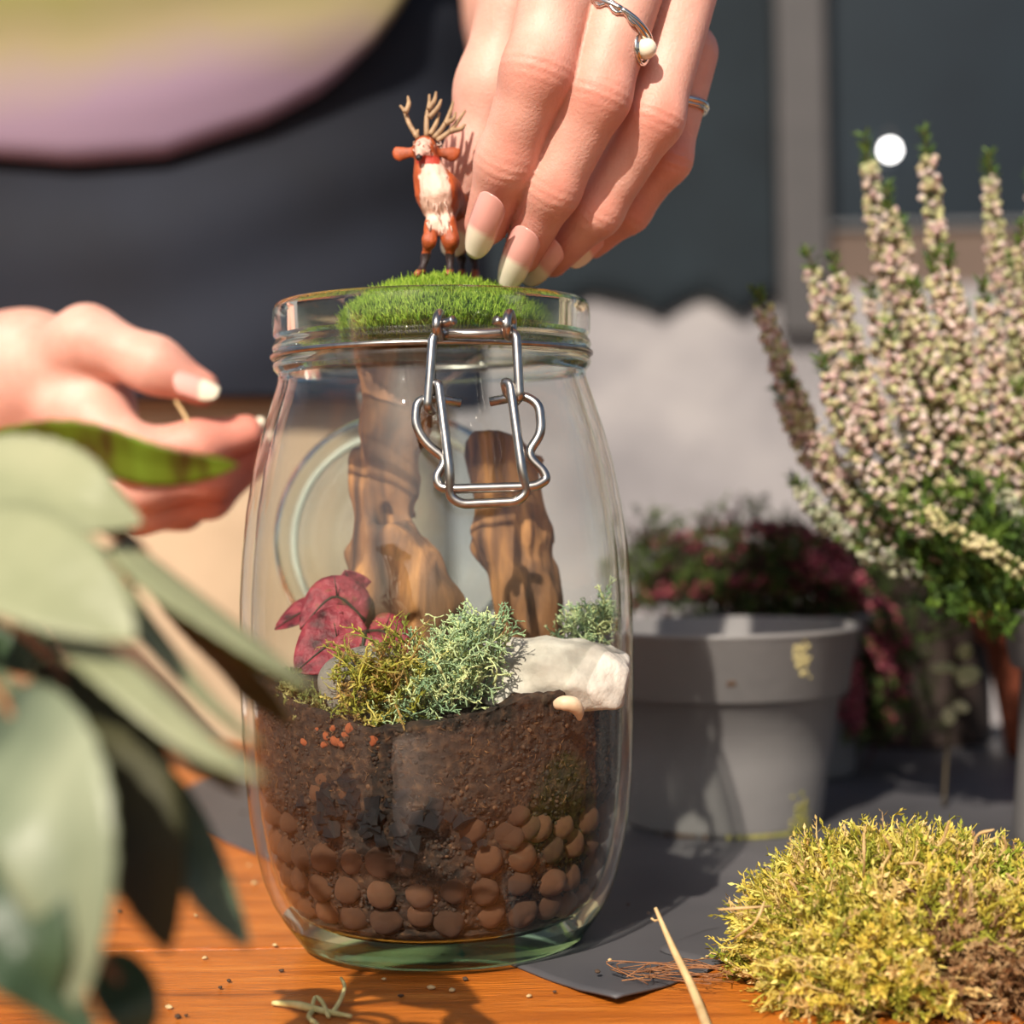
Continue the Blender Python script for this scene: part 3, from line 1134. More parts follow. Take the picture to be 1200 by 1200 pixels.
# leaf builder -------------------------------------------------------------
def leaf_mesh(pts, width, nh, fold=.25, n=26, k=9, wave=0.0, prof=(.55, .9), serr=0.0, curl=0.0, col=None):
    mid = spline(pts, n)
    t = np.linspace(0, 1, n)
    tg = norm(np.gradient(mid, axis=0))
    nn = np.asarray(nh, float)[None] - (tg @ np.asarray(nh, float))[:, None] * tg
    nn = norm(nn)
    sd_ = np.cross(tg, nn)
    wp = t ** prof[0] * (1 - t) ** prof[1]
    wp = wp / wp.max()
    wp[0] = .04
    wp[-1] = .01
    u = np.linspace(-1, 1, k)
    wv = width * .5 * wp[:, None] * (1 + serr * (np.arange(n)[:, None] % 2) * (np.abs(u) > .9))
    V = mid[:, None] + sd_[:, None] * (u[None] * wv)[..., None] + nn[:, None] * ((fold * np.abs(u)[None] - curl * u[None] ** 2) * wv + wave * width * np.sin(t * 14)[:, None] * np.abs(u)[None] ** 2 * .5)[..., None]
    return V.reshape(-1, 3), grid_faces(n, k)


# red veined plant in the jar
def leafmat(name, a, b, vein, scale=30, rough=.45, transl=.25, bump=.0006, bsc=300):
    m = MAT(name, [a, b, vein], scale, rough=rough, bump=bump, bscale=bsc, transl=transl)
    return m


m_red = MAT('red veined leaf', [(.3, srgb(70, 24, 30)), (.46, srgb(132, 42, 56)), (.62, srgb(170, 68, 80)), (.76, srgb(104, 92, 48))], 190, rough=.55, bump=.0012, bscale=330, transl=.25)
m_vein = MAT('dark green vein', [srgb(44, 44, 26)], rough=.6)
m_redstem = MAT('red stem', [srgb(120, 60, 50)], rough=.5)
rp_ = empty('red_leaf_plant', P(395, 810, .530), 'small red veined foliage plant growing behind the oval stone', 'plant')
base = P(398, 815, .530)
rl = [((432, 740), (392, 752), (346, 788), .508, 84, (-.15, -.85, .45)), ((428, 728), (392, 700), (352, 738), .518, 62, (-.1, -.75, .65)), ((420, 735), (418, 702), (404, 668), .528, 56, (.0, -.9, .3)),
      ((428, 742), (420, 775), (398, 818), .506, 74, (.05, -.95, .25)), ((430, 740), (452, 742), (478, 768), .520, 54, (.3, -.8, .5)), ((412, 728), (365, 715), (322, 738), .530, 46, (-.2, -.6, .7))]
mb = MB()
for (a, b, c, Yl, wd, nh) in rl:
    q = np.array([P(*a, Yl + .004), P(*b, Yl), P(*c, Yl - .004)])
    q = in_jar(q, .004)
    V, F = leaf_mesh(q, wd * S, nh, .10, 20, 9, .03, (.5, .75))
    solid(MB().add(V, F).build('leaf', m_red, rp_), .0003)
    tube(mb, [base, (base + q[0]) / 2 + (0, .001, .003), q[0]], .0005, 6, 8)
    vb = MB()
    md = spline(q, 12) + norm(np.array(nh)) * .0003
    tube(vb, md, (.0006, .0004, .0001), 5)
    tube(vb, [md[5], md[6] + (.001, -.0004, .006)], (.0003, .0001), 4)
    tube(vb, [md[5], md[6] + (-.001, -.0004, -.006)], (.0003, .0001), 4)
    vb.build('midrib', m_vein, rp_)
mb.build('stem', m_redstem, rp_)

# bright green moss cushion in the jar mouth
PY_ = .527
m_grn = MAT('bright green moss', [(.8, .8, .8), (1, 1, 1)], 500, rough=.6, attr='Col', transl=.35)
m_grnb = MAT('moss cushion core', [srgb(58, 92, 16), srgb(84, 124, 24)], 300, rough=.9, bump=.001, bscale=600)
mc = empty('moss_cushion', P(528, 390, PY_), 'bright green velvety moss cushion resting in the jar mouth', 'moss')
c_ = P(530, 390, PY_)
rx, ry, rz = 124 * S, .031, 56 * S


def cush(p):
    q = p - c_.astype(np.float32)
    top = rz * np.clip(1 - ((q[..., 0] + .002) / rx) ** 2 - (q[..., 1] / ry) ** 2, 0, 1) ** .62 * (1 - .30 * np.clip(q[..., 0] / rx, 0, 1) - .05 * np.clip(-q[..., 0] / rx, 0, 1))
    e = np.sqrt((q[..., 0] / rx) ** 2 + (q[..., 1] / ry) ** 2)
    return np.maximum.reduce([q[..., 2] - top, -.003 - q[..., 2] + .002 * e, (e - 1) * .03]) * .7 + .0006 * fbm(p, 260, 2, 2)


V, F = nets(cush, c_ - (rx + .004, ry + .004, .006), c_ + (rx + .004, ry + .004, rz + .004), .0011)
MB().add(V, F).build('cushion_core', m_grnb, mc)
nv = V[V[:, 2] > c_[2] - .001]
sel = nv[rng.integers(0, len(nv), 22000)] + rng.normal(0, .0006, (22000, 3))
gd = norm(np.stack([(sel[:, 0] - c_[0]) / rx ** 2, (sel[:, 1] - c_[1]) / ry ** 2, (sel[:, 2] - c_[2] + .012) / rz ** 2], -1)) + rng.normal(0, .28, sel.shape) + np.array((0, 0, .35))
gd = norm(gd)
ln = rng.uniform(.0013, .0031, (len(sel), 1))
paths = np.stack([sel - gd * .0006, sel + gd * ln * .55, sel + gd * ln + rng.normal(0, .0004, sel.shape)], 1)
gc = pick([srgb(160, 194, 52), srgb(140, 178, 42), srgb(184, 212, 80), srgb(112, 150, 34)], len(sel))
mb = MB()
add_tubes(mb, paths, np.array([[.00020, .00017, .00004]]) * np.ones((len(sel), 1)), 3, gc)
mb.build('moss_blades', m_grn, mc, kind='stuff', col=True)

# =================================================================== FIGURINE
FY = .524
fig = empty('deer_figurine', P(515, 322, FY), 'orange deer figurine with pale chest and branching antlers on the moss cushion', 'figurine')
q = lambda px, py, dy=0.0: P(px, py, FY + dy)


def deer(p):
    d = seg(p, q(505, 206), q(513, 225, .001), 17 * S, 23 * S)
    d = smin(d, seg(p, q(512, 225), q(518, 262, .003), 24 * S, 15 * S), .003)
    d = smin(d, seg(p, q(503, 206), q(499, 178, .001), 15 * S, 13 * S), .003)
    d = smin(d, seg(p, q(520, 230, .006), q(543, 252, .024), 20 * S, 19 * S), .005)
    d = smin(d, seg(p, q(498, 172, .002), q(496, 176, -.001), 12.5 * S, 11 * S), .002)
    d = smin(d, seg(p, q(494, 174, -.002), q(491, 185, -.0058), 6.5 * S, 4 * S), .0015)
    for pts, rr in (((q(507, 262, -.001), q(503, 282, -.003), q(499, 300, -.001), q(495, 316, -.002)), (9.5, 7.5, 4.2, 3.6)), ((q(524, 262, -.001), q(528, 282, -.003), q(527.5, 300, -.001), q(527, 317, -.002)), (11, 9, 4.4, 3.8)),
                    ((q(545, 258, .024), q(551, 285, .026), q(556, 303, .031), q(557, 322, .028)), (13, 9, 4.5, 4)), ((q(535, 258, .024), q(538, 285, .028), q(541, 303, .032), q(541, 322, .030)), (12, 8, 4.5, 4))):
        for a, b, r1, r2 in zip(pts[:-1], pts[1:], rr[:-1], rr[1:]):
            d = smin(d, seg(p, a, b, r1 * S, r2 * S), .0015)
    for a, b in ((q(494, 317, -.002), q(489, 321, -.005)), (q(527, 318, -.002), q(525, 321.5, -.005)), (q(557, 322, .028), q(556, 326, .025)), (q(541, 322, .030), q(540, 326, .027))):
        d = smin(d, seg(p, a, b, 4.6 * S, 4.0 * S), .001)
    d = smin(d, seg(p, q(488, 178, .001), q(468, 180, .002), 5 * S, 8 * S, (0, 1, 0), 2.2), .001)
    d = smin(d, seg(p, q(468, 180, .002), q(463, 176, .002), 7.5 * S, 2 * S, (0, 1, 0), 2.2), .001)
    d = smin(d, seg(p, q(512, 178, .001), q(530, 181, .002), 5 * S, 8 * S, (0, 1, 0), 2.2), .001)
    d = smin(d, seg(p, q(530, 181, .002), q(538, 175, .002), 7.5 * S, 2 * S, (0, 1, 0), 2.2), .001)
    return d + .00018 * fbm(p * np.array((1, 1, .35)), 900, 2, 2)


V, F = nets(deer, q(455, 335) - (0, .012, 0), q(572, 150) + (0, .042, 0), .00045)
# pigment: orange coat, pale chest, dark shins and nose
u_ = np.array([P(0, 0, 1)])
pxx = V[:, 0] / V[:, 1] * FPX
pzz = (CAMH - V[:, 2]) / V[:, 1] * FPX
cosr, sinr = math.cos(ROLL), math.sin(ROLL)
ux, vz = pxx * cosr + pzz * sinr + CX, -pxx * sinr + pzz * cosr + CY
oc = np.tile(srgb(166, 78, 38), (len(V), 1)) * (1 + .35 * fbm(V * np.array((1, 1, .4)), 500, 2, 5)[:, None])
chest = ((ux - 509 - .10 * (vz - 215)) / 18.5) ** 2 + ((vz - 228) / 44) ** 2 + .25 * vnoise(V, 700, 3)
front_ = (V[:, 1] < FY + .0025)
pc_ = np.tile(srgb(226, 190, 172), (len(V), 1)) * (1 + .16 * fbm(V * np.array((1, 1, .3)), 900, 2, 7)[:, None])
k_ = np.clip((1.08 - chest) * 6, 0, 1)[:, None] * front_[:, None]
oc = oc * (1 - k_) + pc_ * k_
legd = ((vz > 297) & (vz < 316))[:, None]
oc = np.where(legd, np.array(srgb(46, 32, 32)), oc)
hoof = (vz >= 316)[:, None]
oc = np.where(hoof, np.array(srgb(150, 84, 48)), oc)
nose = (np.linalg.norm(V - q(491, 186, -.0068), axis=1) < .0017)[:, None]
face = ((np.abs(ux - 495) < 9) & (vz > 158) & (vz < 182) & (V[:, 1] < FY - .001))[:, None]
oc = np.where(face, np.array(srgb(222, 176, 160)), oc)
thr = ((np.abs(ux - 502) < 14) & (vz > 182) & (vz < 192) & (V[:, 1] < FY))[:, None]
oc = np.where(thr, np.array(srgb(176, 60, 44)), oc)
oc = np.where(nose, np.array(srgb(30, 24, 24)), oc)
m_fig = MAT('painted figurine', [(.9, .9, .9), (1, 1, 1)], 600, rough=.5, attr='Col', bump=.0002, bscale=2500)
MB().add(V, F, np.clip(oc, 0, 1)).build('deer_body', m_fig, fig, col=True)
m_ant = MAT('tan antler', [srgb(140, 112, 84), srgb(176, 146, 112)], 500, rough=.6)
ants = [[(490, 162), (480, 146), (474, 130), (469, 124)], [(475, 132), (479, 122), (478, 113)], [(500, 160), (500, 140), (503, 122), (503, 111)], [(502, 128), (509, 118), (511, 108)], [(503, 138), (513, 126), (517, 117)],
        [(504, 158), (511, 145), (515, 132)], [(508, 162), (520, 148), (528, 130), (531, 119)], [(522, 145), (531, 140), (534, 132)], [(512, 165), (527, 154), (538, 140), (545, 130)], [(527, 154), (540, 151), (545, 146)],
        [(487, 160), (490, 152)]]
for ch in ants:
    mb = MB()
    dy = [0, .001, .003, .005]
    tube(mb, [P(a, b, FY + .001 + dy[i]) for i, (a, b) in enumerate(ch)], (.00085, .0007, .00035), 7, 12)
    mb.build('antler', m_ant, fig)
mb = MB()
mw = MAT('pale fur tuft', [srgb(190, 158, 142), srgb(222, 192, 176)], 900, rough=.7)
N = 70
for i in range(N):
    if i < 26:
        a0 = np.array(q(random.uniform(484, 516), random.uniform(165, 176), -.003 + random.uniform(-.001, .001)))
        d0 = np.array((random.gauss(0, .5), -.7, random.gauss(-.1, .5)))
        l0 = .0016
    else:
        yy = random.uniform(195, 268)
        a0 = np.array(q(511 + .1 * (yy - 215) + random.uniform(-17, 15), yy, -.0045))
        d0 = np.array((random.gauss(0, .2), -.25, -1))
        l0 = .0022
    tube(mb, [a0, a0 + norm(d0) * l0 * .5, a0 + norm(d0) * l0], (.00022, .0002, .00004), 4)
mb.build('fur_tufts', mw, fig, kind='stuff')

# =================================================================== PERSON
m_skin = MAT('skin', [srgb(202, 148, 132), srgb(214, 161, 145), srgb(224, 175, 160)], 60, rough=.5, spec=.35, bump=.00018, bscale=1100, sss=.25, attr='Col')
person = empty('person', (-.25, 1.13, -.76), 'person in green and lilac shirt and dark garment holding figurine over the jar', 'person')


def chain(p, js, k=.003, nrm=None, flat=1.0):
    d = None
    for (a, ra), (b, rb) in zip(js[:-1], js[1:]):
        s_ = seg(p, a, b, ra, rb, nrm, flat)
        d = s_ if d is None else smin(d, s_, k)
    return d


def J(px, py, Y, rpx):
    return (P(px, py, Y), rpx * Y / FPX)


# hand above the jar (back of the hand to the camera)
IDX = [J(672, -78, .505, 46), J(630, 84, .493, 41), J(592, 190, .503, 33.5), J(570, 262, .516, 26)]
MID = [J(748, -58, .505, 45), J(700, 112, .497, 37.5), J(648, 222, .506, 31), J(612, 298, .520, 23)]
RNG = [J(802, -12, .515, 40), J(766, 138, .508, 34), J(700, 248, .517, 28), J(648, 306, .530, 19)]
PNK = [J(806, 62, .528, 36), J(782, 186, .526, 27), J(738, 248, .533, 22.5), J(696, 287, .541, 16)]
THB = [J(690, -190, .552, 62), J(625, -60, .548, 52), J(578, 105, .545, 40), J(556, 190, .546, 33), J(537, 262, .548, 24)]
WR = P(735, -300, .575)
EL = P(650, 30, .90)
SHO = P(420, -900, 1.10)


def hand_l(p):
    d = None
    for ch_ in (IDX, MID, RNG, PNK):
        c = chain(p, ch_, .004)
        # knuckle creases
        for ji, amp in ((1, .00024), (2, .00017)):
            jp, jr = ch_[ji]
            ax_ = norm(ch_[ji + 1][0] - ch_[ji - 1][0]).astype(np.float32)
            v = p - jp.astype(np.float32)
            s_ = v @ ax_
            dn = np.clip(-v[..., 1] / jr, 0, 1)
            rr = np.sqrt((v * v).sum(-1))
            c = c + amp * np.cos(s_ * 2 * math.pi / .0026) * np.exp(-(s_ / .0040) ** 2) * dn * (rr < jr * 2.2)
            c = c - .00015 * np.exp(-(s_ / .007) ** 2) * dn * (rr < jr * 2.2)
        d = c if d is None else smin(d, c, .0011)
    t = chain(p, THB, .008)
    palm = seg(p, P(690, -90, .520), P(720, -250, .553), 62 * S, 58 * S, (0, 1, 0), 1.35)
    palm = smin(palm, seg(p, P(762, -60, .530), P(745, -250, .560), 60 * S, 58 * S, (0, 1, 0), 1.4), .012)
    palm = smin(palm, seg(p, P(790, 10, .540), P(760, -200, .560), 46 * S, 56 * S, (0, 1, 0), 1.3), .012)
    palm = smin(palm, seg(p, P(735, -240, .562), WR, .030, .0265, (0, 1, 0), 1.25), .015)
    d = smin(d, palm, .010)
    d = smin(d, t, .0025)
    return d


body = MB()
lo = np.minimum(P(515, 350, .485), P(515, 350, .60))
hi = np.maximum(P(860, -330, .60), P(860, -330, .48))
V, F = nets(hand_l, (P(515, 0, .55)[0], .468, P(600, 345, .50)[2]), (P(860, 0, .56)[0], .600, P(600, -300, .57)[2]), .00085)


def redness(V, spots):
    c = np.ones((len(V), 3))
    for sp, rad, s_ in spots:
        e = np.exp(-((V - sp) ** 2).sum(1) / rad ** 2)[:, None] * s_
        c = c * (1 - e * np.array((.04, .26, .30)))
    return c


sp = []
for ch_ in (IDX, MID, RNG, PNK):
    sp += [(ch_[1][0] - (0, ch_[1][1], 0), .009, .9), (ch_[2][0] - (0, ch_[2][1], 0), .006, .9), (ch_[3][0], .012, .7)]
body.add(V, F, redness(V, sp))
# forearm, upper arm, other arm and torso core at coarser pitch
WR2 = P(-40, 432, .69)
EL2 = P(-330, 330, .93)
SH2 = P(-230, -900, 1.12)
TCX, TCY = P(133, 300, 1.02)[0], 1.16


def rest(p):
    d = seg(p, WR, EL, .0265, .040)
    d = smin(d, seg(p, EL, SHO, .041, .050), .02)
    d2 = seg(p, WR2 + (-.06, .05, 0), EL2, .033, .040)
    d2 = smin(d2, seg(p, EL2, SH2, .041, .050), .02)
    q_ = (p - np.array((TCX, TCY, 0), np.float32)) / np.array((.165, .105, 1), np.float32)
    tor = (np.sqrt(q_[..., 0] ** 2 + q_[..., 1] ** 2) - 1) * .10
    tor = np.maximum(tor, np.maximum(p[..., 2] - .72, -.1 - p[..., 2]))
    d = smin(smin(d, d2, .02), tor, .05)
    return d


V, F = nets(rest, (TCX - .36, .55, -.12), (.14, 1.32, .86), .009)
body.add(V, F)

# resting hand at the left, thumb up, fingers to the right
THB2 = [J(40, 440, .672, 52), J(102, 398, .655, 37), J(182, 428, .650, 30), J(236, 455, .652, 21)]
IDX2 = [J(95, 480, .662, 46), J(158, 532, .645, 31), J(232, 522, .648, 28), J(288, 507, .656, 21)]
MID2 = [J(90, 510, .672, 46), J(170, 566, .655, 31), J(250, 556, .660, 27), J(300, 526, .668, 21)]
RNG2 = [J(85, 535, .685, 44), J(175, 590, .668, 30), J(246, 582, .672, 24), J(296, 545, .682, 17)]
PNK2 = [J(80, 550, .700, 40), J(160, 600, .690, 26), J(215, 598, .692, 21), J(262, 570, .70, 15)]


def hand_r(p):
    d = None
    for ch_ in (IDX2, MID2, RNG2, PNK2):
        c = chain(p, ch_, .005)
        d = c if d is None else smin(d, c, .002)
    palm = seg(p, P(35, 440, .680), P(110, 480, .672), 58 * .00032, 50 * .00032)
    palm = smin(palm, seg(p, P(40, 480, .690), P(110, 530, .690), 56 * .00032, 45 * .00032), .012)
    palm = smin(palm, seg(p, WR2 + (-.07, .055, 0), P(30, 440, .682), .027, .0225), .02)
    d = smin(d, palm, .010)
    d = smin(d, chain(p, THB2, .007), .006)
    return d


V, F = nets(hand_r, (P(-210, 0, .75)[0], .615, P(0, 660, .68)[2]), (P(330, 0, .70)[0], .765, P(0, 340, .75)[2]), .0012)
body.add(V, F, redness(V, [(THB2[3][0], .014, .8), (IDX2[3][0], .014, 1), (IDX2[2][0], .012, .9), (MID2[3][0], .02, 1), (MID2[2][0], .02, .9), (RNG2[2][0], .02, .9)]))
bo = body.build('body', m_skin, person, col=True)

# nails
m_nail = MAT('natural nail', [(.95, .95, .95), (1, 1, 1)], 200, rough=.16, attr='Col')
NP, NW = srgb(226, 166, 156), srgb(238, 226, 202)


def nail(b, e, Yb, Ye, wpx, nh=(0, -1, .1), white=.58, arch=.62):
    A, E = P(*b, Yb), P(*e, Ye)
    d = E - A
    L = np.linalg.norm(d)
    d = d / L
    n_ = np.asarray(nh, float)
    n_ = norm(n_ - (n_ @ d) * d)
    s_ = np.cross(d, n_)
    v = np.linspace(0, 1, 26) ** 1.35
    u = np.linspace(-1, 1, 13)
    wp = np.where(v < .26, .06 + .94 * np.sqrt(np.clip(1 - (1 - v / .26) ** 2, 0, 1)), np.where(v < .55, 1, np.sqrt(np.clip(1 - ((v - .55) / .46) ** 2, 0.005, 1)) ** .8))
    hw = wpx * Yb / FPX / 2
    V = A + d * (v[:, None, None] * L) + s_ * (u[None, :, None] * (wp * hw)[:, None, None]) + n_ * ((-arch * hw * u ** 2)[None, :, None] * (wp ** 2)[:, None, None] + (.06 * L * np.sin(v * math.pi))[:, None, None])
    edge_ = white - .10 * (1 - u ** 2)[None]
    k = np.clip((v[:, None] - edge_) * 14, 0, 1)[..., None]
    c = np.array(NP) * (1 - k) + np.array(NW) * k
    o = MB().add(V.reshape(-1, 3), grid_faces(26, 13), c.reshape(-1, 3)).build('fingernail', m_nail, bo, col=True)
    solid(o, .0006, 0)
    return o


nail((577, 228), (552, 301), .4955, .511, 39, (-.15, -1, .15), .60)
nail((619, 268), (590, 338), .5025, .517, 38, (-.1, -1, .15), .56)
nail((652, 282), (613, 331), .5145, .527, 36, (-.05, -1, .2), .55)
nail((702, 272), (667, 311), .5285, .531, 27, (.0, -1, .2), .48)
nail((540, 250), (526, 300), .5385, .541, 34, (-.2, -1, .0), .45)
nail((205, 440), (257, 460), .637, .640, 34, (.2, -1, .75), .62)
nail((262, 512), (308, 490), .652, .657, 24, (-.1, -.6, .8), .50)
nail((290, 515), (318, 506), .655, .660, 18, (.3, -.8, .6), .45)

# clothes
m_shirt, n_, b_, o_ = nodes_of('tie-dye shirt')
tc = n_.nodes.new('ShaderNodeTexCoord')
sx_ = n_.nodes.new('ShaderNodeSeparateXYZ')
n_.links.new(tc.outputs['Object'], sx_.inputs[0])
nz_ = n_.nodes.new('ShaderNodeTexNoise')
nz_.inputs['Scale'].default_value = 7
nz_.inputs['Detail'].default_value = 3
n_.links.new(tc.outputs['Object'], nz_.inputs['Vector'])
ma = n_.nodes.new('ShaderNodeMath')
ma.operation = 'MULTIPLY_ADD'
ma.inputs[1].default_value = .07
n_.links.new(nz_.outputs['Fac'], ma.inputs[0])
n_.links.new(sx_.outputs['Z'], ma.inputs[2])
mx_ = n_.nodes.new('ShaderNodeMath')
mx_.operation = 'MULTIPLY_ADD'
mx_.inputs[1].default_value = -.14
n_.links.new(sx_.outputs['X'], mx_.inputs[0])
n_.links.new(ma.outputs[0], mx_.inputs[2])
mr_ = n_.nodes.new('ShaderNodeMapRange')
mr_.inputs[1].default_value = .33
mr_.inputs[2].default_value = .56
n_.links.new(mx_.outputs[0], mr_.inputs[0])
rp2 = ramp(n_, [(0, srgb(126, 104, 130)), (.40, srgb(136, 114, 132)), (.58, srgb(140, 128, 96)), (.74, srgb(122, 122, 62)), (.88, srgb(138, 140, 72)), (1, srgb(110, 122, 54))])
n_.links.new(mr_.outputs[0], rp2.inputs[0])
n_.links.new(rp2.outputs[0], b_.inputs['Base Color'])
b_.inputs['Roughness'].default_value = .9
m_navy = MAT('dark navy cloth', [srgb(13, 18, 30), srgb(21, 28, 43)], 8, rough=.85, bump=.002, bscale=10)
m_beige = MAT('beige cloth', [srgb(176, 152, 124), srgb(200, 176, 148)], 9, rough=.9, bump=.003, bscale=14)
fz = TCY - .145
hemp = [(-200, 170), (0, 192), (100, 202), (200, 194), (310, 150), (370, 108), (412, 52), (448, -15), (490, -110)]
hx_ = [P(a, b, 1.03)[0] for a, b in hemp]
hz_ = [P(a, b, 1.03)[2] for a, b in hemp]


def torso(zrow_fn, nr, rx_, ry_, bul, name, mat, fold, th_=None):
    tv = np.linspace(0, 2 * math.pi, 120, endpoint=False)
    rows = []
    for i in range(nr):
        t = i / (nr - 1)
        x0 = TCX + rx_ * np.cos(tv)
        z0, z1 = zrow_fn(x0, tv)
        z = z0 + (z1 - z0) * t
        b = bul(z)
        wr_ = 1 + fold * np.sin(z * 80 - 14 * x0 + 1.5 * np.sin(tv * 3)) * np.clip(.4 - np.sin(tv), 0, 1)
        rows.append(np.stack([TCX + rx_ * b * wr_ * np.cos(tv), TCY + ry_ * b * wr_ * np.sin(tv), z], -1))
    V = np.array(rows)
    o = MB().add(V.reshape(-1, 3), grid_faces(nr, 120, True)).build(name, mat, person)
    return solid(o, .003, 0)


bulge = lambda z: 1 + .07 * np.exp(-((z - .42) / .12) ** 2)
bul2 = lambda z: 1 + .06 * np.exp(-((z - .30) / .16) ** 2)
torso(lambda x, t: (np.interp(x, hx_, hz_), np.full_like(x, .80)), 40, .205, .152, bulge, 'shirt', m_shirt, .016)
torso(lambda x, t: (np.full_like(x, P(200, 468, 1.02)[2]), np.interp(x, hx_, hz_) + .03), 40, .200, .142, bul2, 'tunic', m_navy, .012)
torso(lambda x, t: (np.full_like(x, -.74), np.full_like(x, .27)), 40, .185, .128, lambda z: 1 + 0 * z, 'skirt', m_beige, .010)
# little dry strand pinched in the left fingers
m_straw = MAT('dry straw', [srgb(176, 146, 100), srgb(206, 178, 130)], 200, rough=.7)
mb = MB()
tube(mb, [P(206, 470, .648), P(216, 486, .645), P(226, 505, .643)], .0007, 6, 8)
tag(mb.build('straw_strand', m_straw), 'short dry straw strand pinched between thumb and fingers', 'straw')

# rings
m_silver = MAT('silver', [srgb(196, 190, 184), srgb(226, 222, 216)], 300, rough=.18, metal=1.0)
m_pearl = MAT('cream pearl', [srgb(232, 222, 196), srgb(244, 236, 214)], 60, rough=.15)


def ring_path(ch_, t, extra, tilt=0.0, i=0):
    a, ra = ch_[i]
    b, rb = ch_[i + 1]
    c = a * (1 - t) + b * t
    r = (ra * (1 - t) + rb * t) + extra
    d = norm(b - a)
    n_ = norm(np.array((0, -1., 0)) - (np.array((0, -1., 0)) @ d) * d)
    s_ = np.cross(d, n_)
    th_ = np.linspace(0, 2 * math.pi, 65)
    return c, r, d, n_, s_, np.array([c + r * (np.cos(x) * n_ + np.sin(x) * s_) + d * tilt * r * math.sin(x) for x in th_])


pr = empty('pearl_ring', ring_path(MID, .55, 0)[0], 'silver ring with cream pearl worn on the middle finger', 'ring')
c, r, d, n_, s_, pth = ring_path(MID, .52, .0005, -.30)
mb = MB()
tube(mb, pth, .0010, 8)
tube(mb, pth + d * .0019 * np.sin(np.linspace(0, 2 * math.pi, 65))[:, None] * -1, .0008, 8)
tube(mb, pth + d * (.0010 + .0007 * np.sin(np.linspace(0, 24 * math.pi, 65)))[:, None], .0006, 8)
mb.build('band', m_silver, pr)
sgn = 1 if s_[0] > 0 else -1
pp = P(757, 57, .4955)
mb = MB()
V, F = lathe([(.0003, -.0012), (.0026, -.0012), (.0034, -.0004), (.0036, .0006), (.003, .0012)], (0, 0, 0), 24)
ax = norm(np.array((.9, -.45, .0)))
fr_ = frames(ax[None])[0]
mb.add(V @ fr_.T + (pp - ax * .002), F)
V2, F2 = lathe([(.0037, -.0004), (.0045, .0), (.0048, .0008), (.0045, .0013), (.0038, .0010)], (0, 0, 0), 24)
mb.add(V2 @ fr_.T + (pp - ax * .002), F2)
tube(mb, [pp - ax * .003 - d * .004, pp - ax * .0035, pp - ax * .003 + d * .005], .0009, 8, 8)
mb.build('setting', m_silver, pr)
MB().add(IV * .0030 + pp, IF).build('pearl', m_pearl, pr)
c, r, d, n_, s_, pth = ring_path(PNK, .50, .0005, .12)
mb = MB()
tube(mb, pth, .0010, 8)
tube(mb, pth + d * .0013, .0006, 8)
b1 = empty('plain_ring', c, 'narrow plain silver ring worn on the little finger', 'ring')
mb.build('band', m_silver, b1)
c, r, d, n_, s_, pth = ring_path(RNG2, .55, .0006, .1)
b2 = empty('sparkling_ring', c, 'silver ring with small sparkling stones on the hand behind the leaves', 'ring')
mb = MB()
tube(mb, pth, .0011, 8)
mb.build('band', m_silver, b2)
for t_ in (0, 2, 4):
    MB().add(I1V * .0016 + pth[t_ * 2] - (0, .0008, 0), I1F).build('stone', m_silver, b2, False)

# =================================================================== GREY POT
m_pot = MAT('grey plastic pot', [srgb(112, 110, 110), srgb(122, 120, 119)], 25, rough=.5, bump=.0002, bscale=200)
m_potdirt = MAT('green algae stain', [srgb(120, 124, 50), srgb(150, 140, 80)], 200, rough=.9, bump=.0005, bscale=600)
m_mud = MAT('dried mud speck', [srgb(70, 52, 38)], rough=.9)


def pot_prof(rt, rb, h, rim_h, lip=.0015, th_=.0014):
    k = (rt - .004 - rb) / (h - rim_h)
    rim_b = rt - .0045
    return [(.001, .003), (rb - .006, .003), (rb - .003, .0), (rb, .0002), (rb + .0008, .003), (rb + (rim_b - .0035 - rb) * .5, (h - rim_h) * .5), (rim_b - .0035, h - rim_h - .0006), (rim_b - .001, h - rim_h), (rim_b, h - rim_h + .0008),
            (rt - .0012, h - .003), (rt, h - .002), (rt + .0004, h - .0006), (rt - .0004, h), (rt - th_ - .0004, h - .0003), (rim_b - th_ - .0005, h - rim_h + .001), (rim_b - .0035 - th_, h - rim_h - .002),
            (rb - th_, .004), (.001, .0045)]


PX, PYd = P(848, 985, .712)[0], .712
pot = empty('plant_pot', (PX, PYd, .001), 'empty grey plastic plant pot with algae stains beside the jar', 'pot')
hp = P(848, 732, PYd)[2] - .001
pz_ = pot_prof(.0547, .0378, hp, .0262)
ib = 12
MB().add(*lathe(np.array(pz_[:13]), (PX, PYd, .001), 96)).build('pot_wall', m_pot, pot)
MB().add(*lathe(np.array(pz_[12:]), (PX, PYd, .001), 96)).build('pot_lining', m_pot, pot)


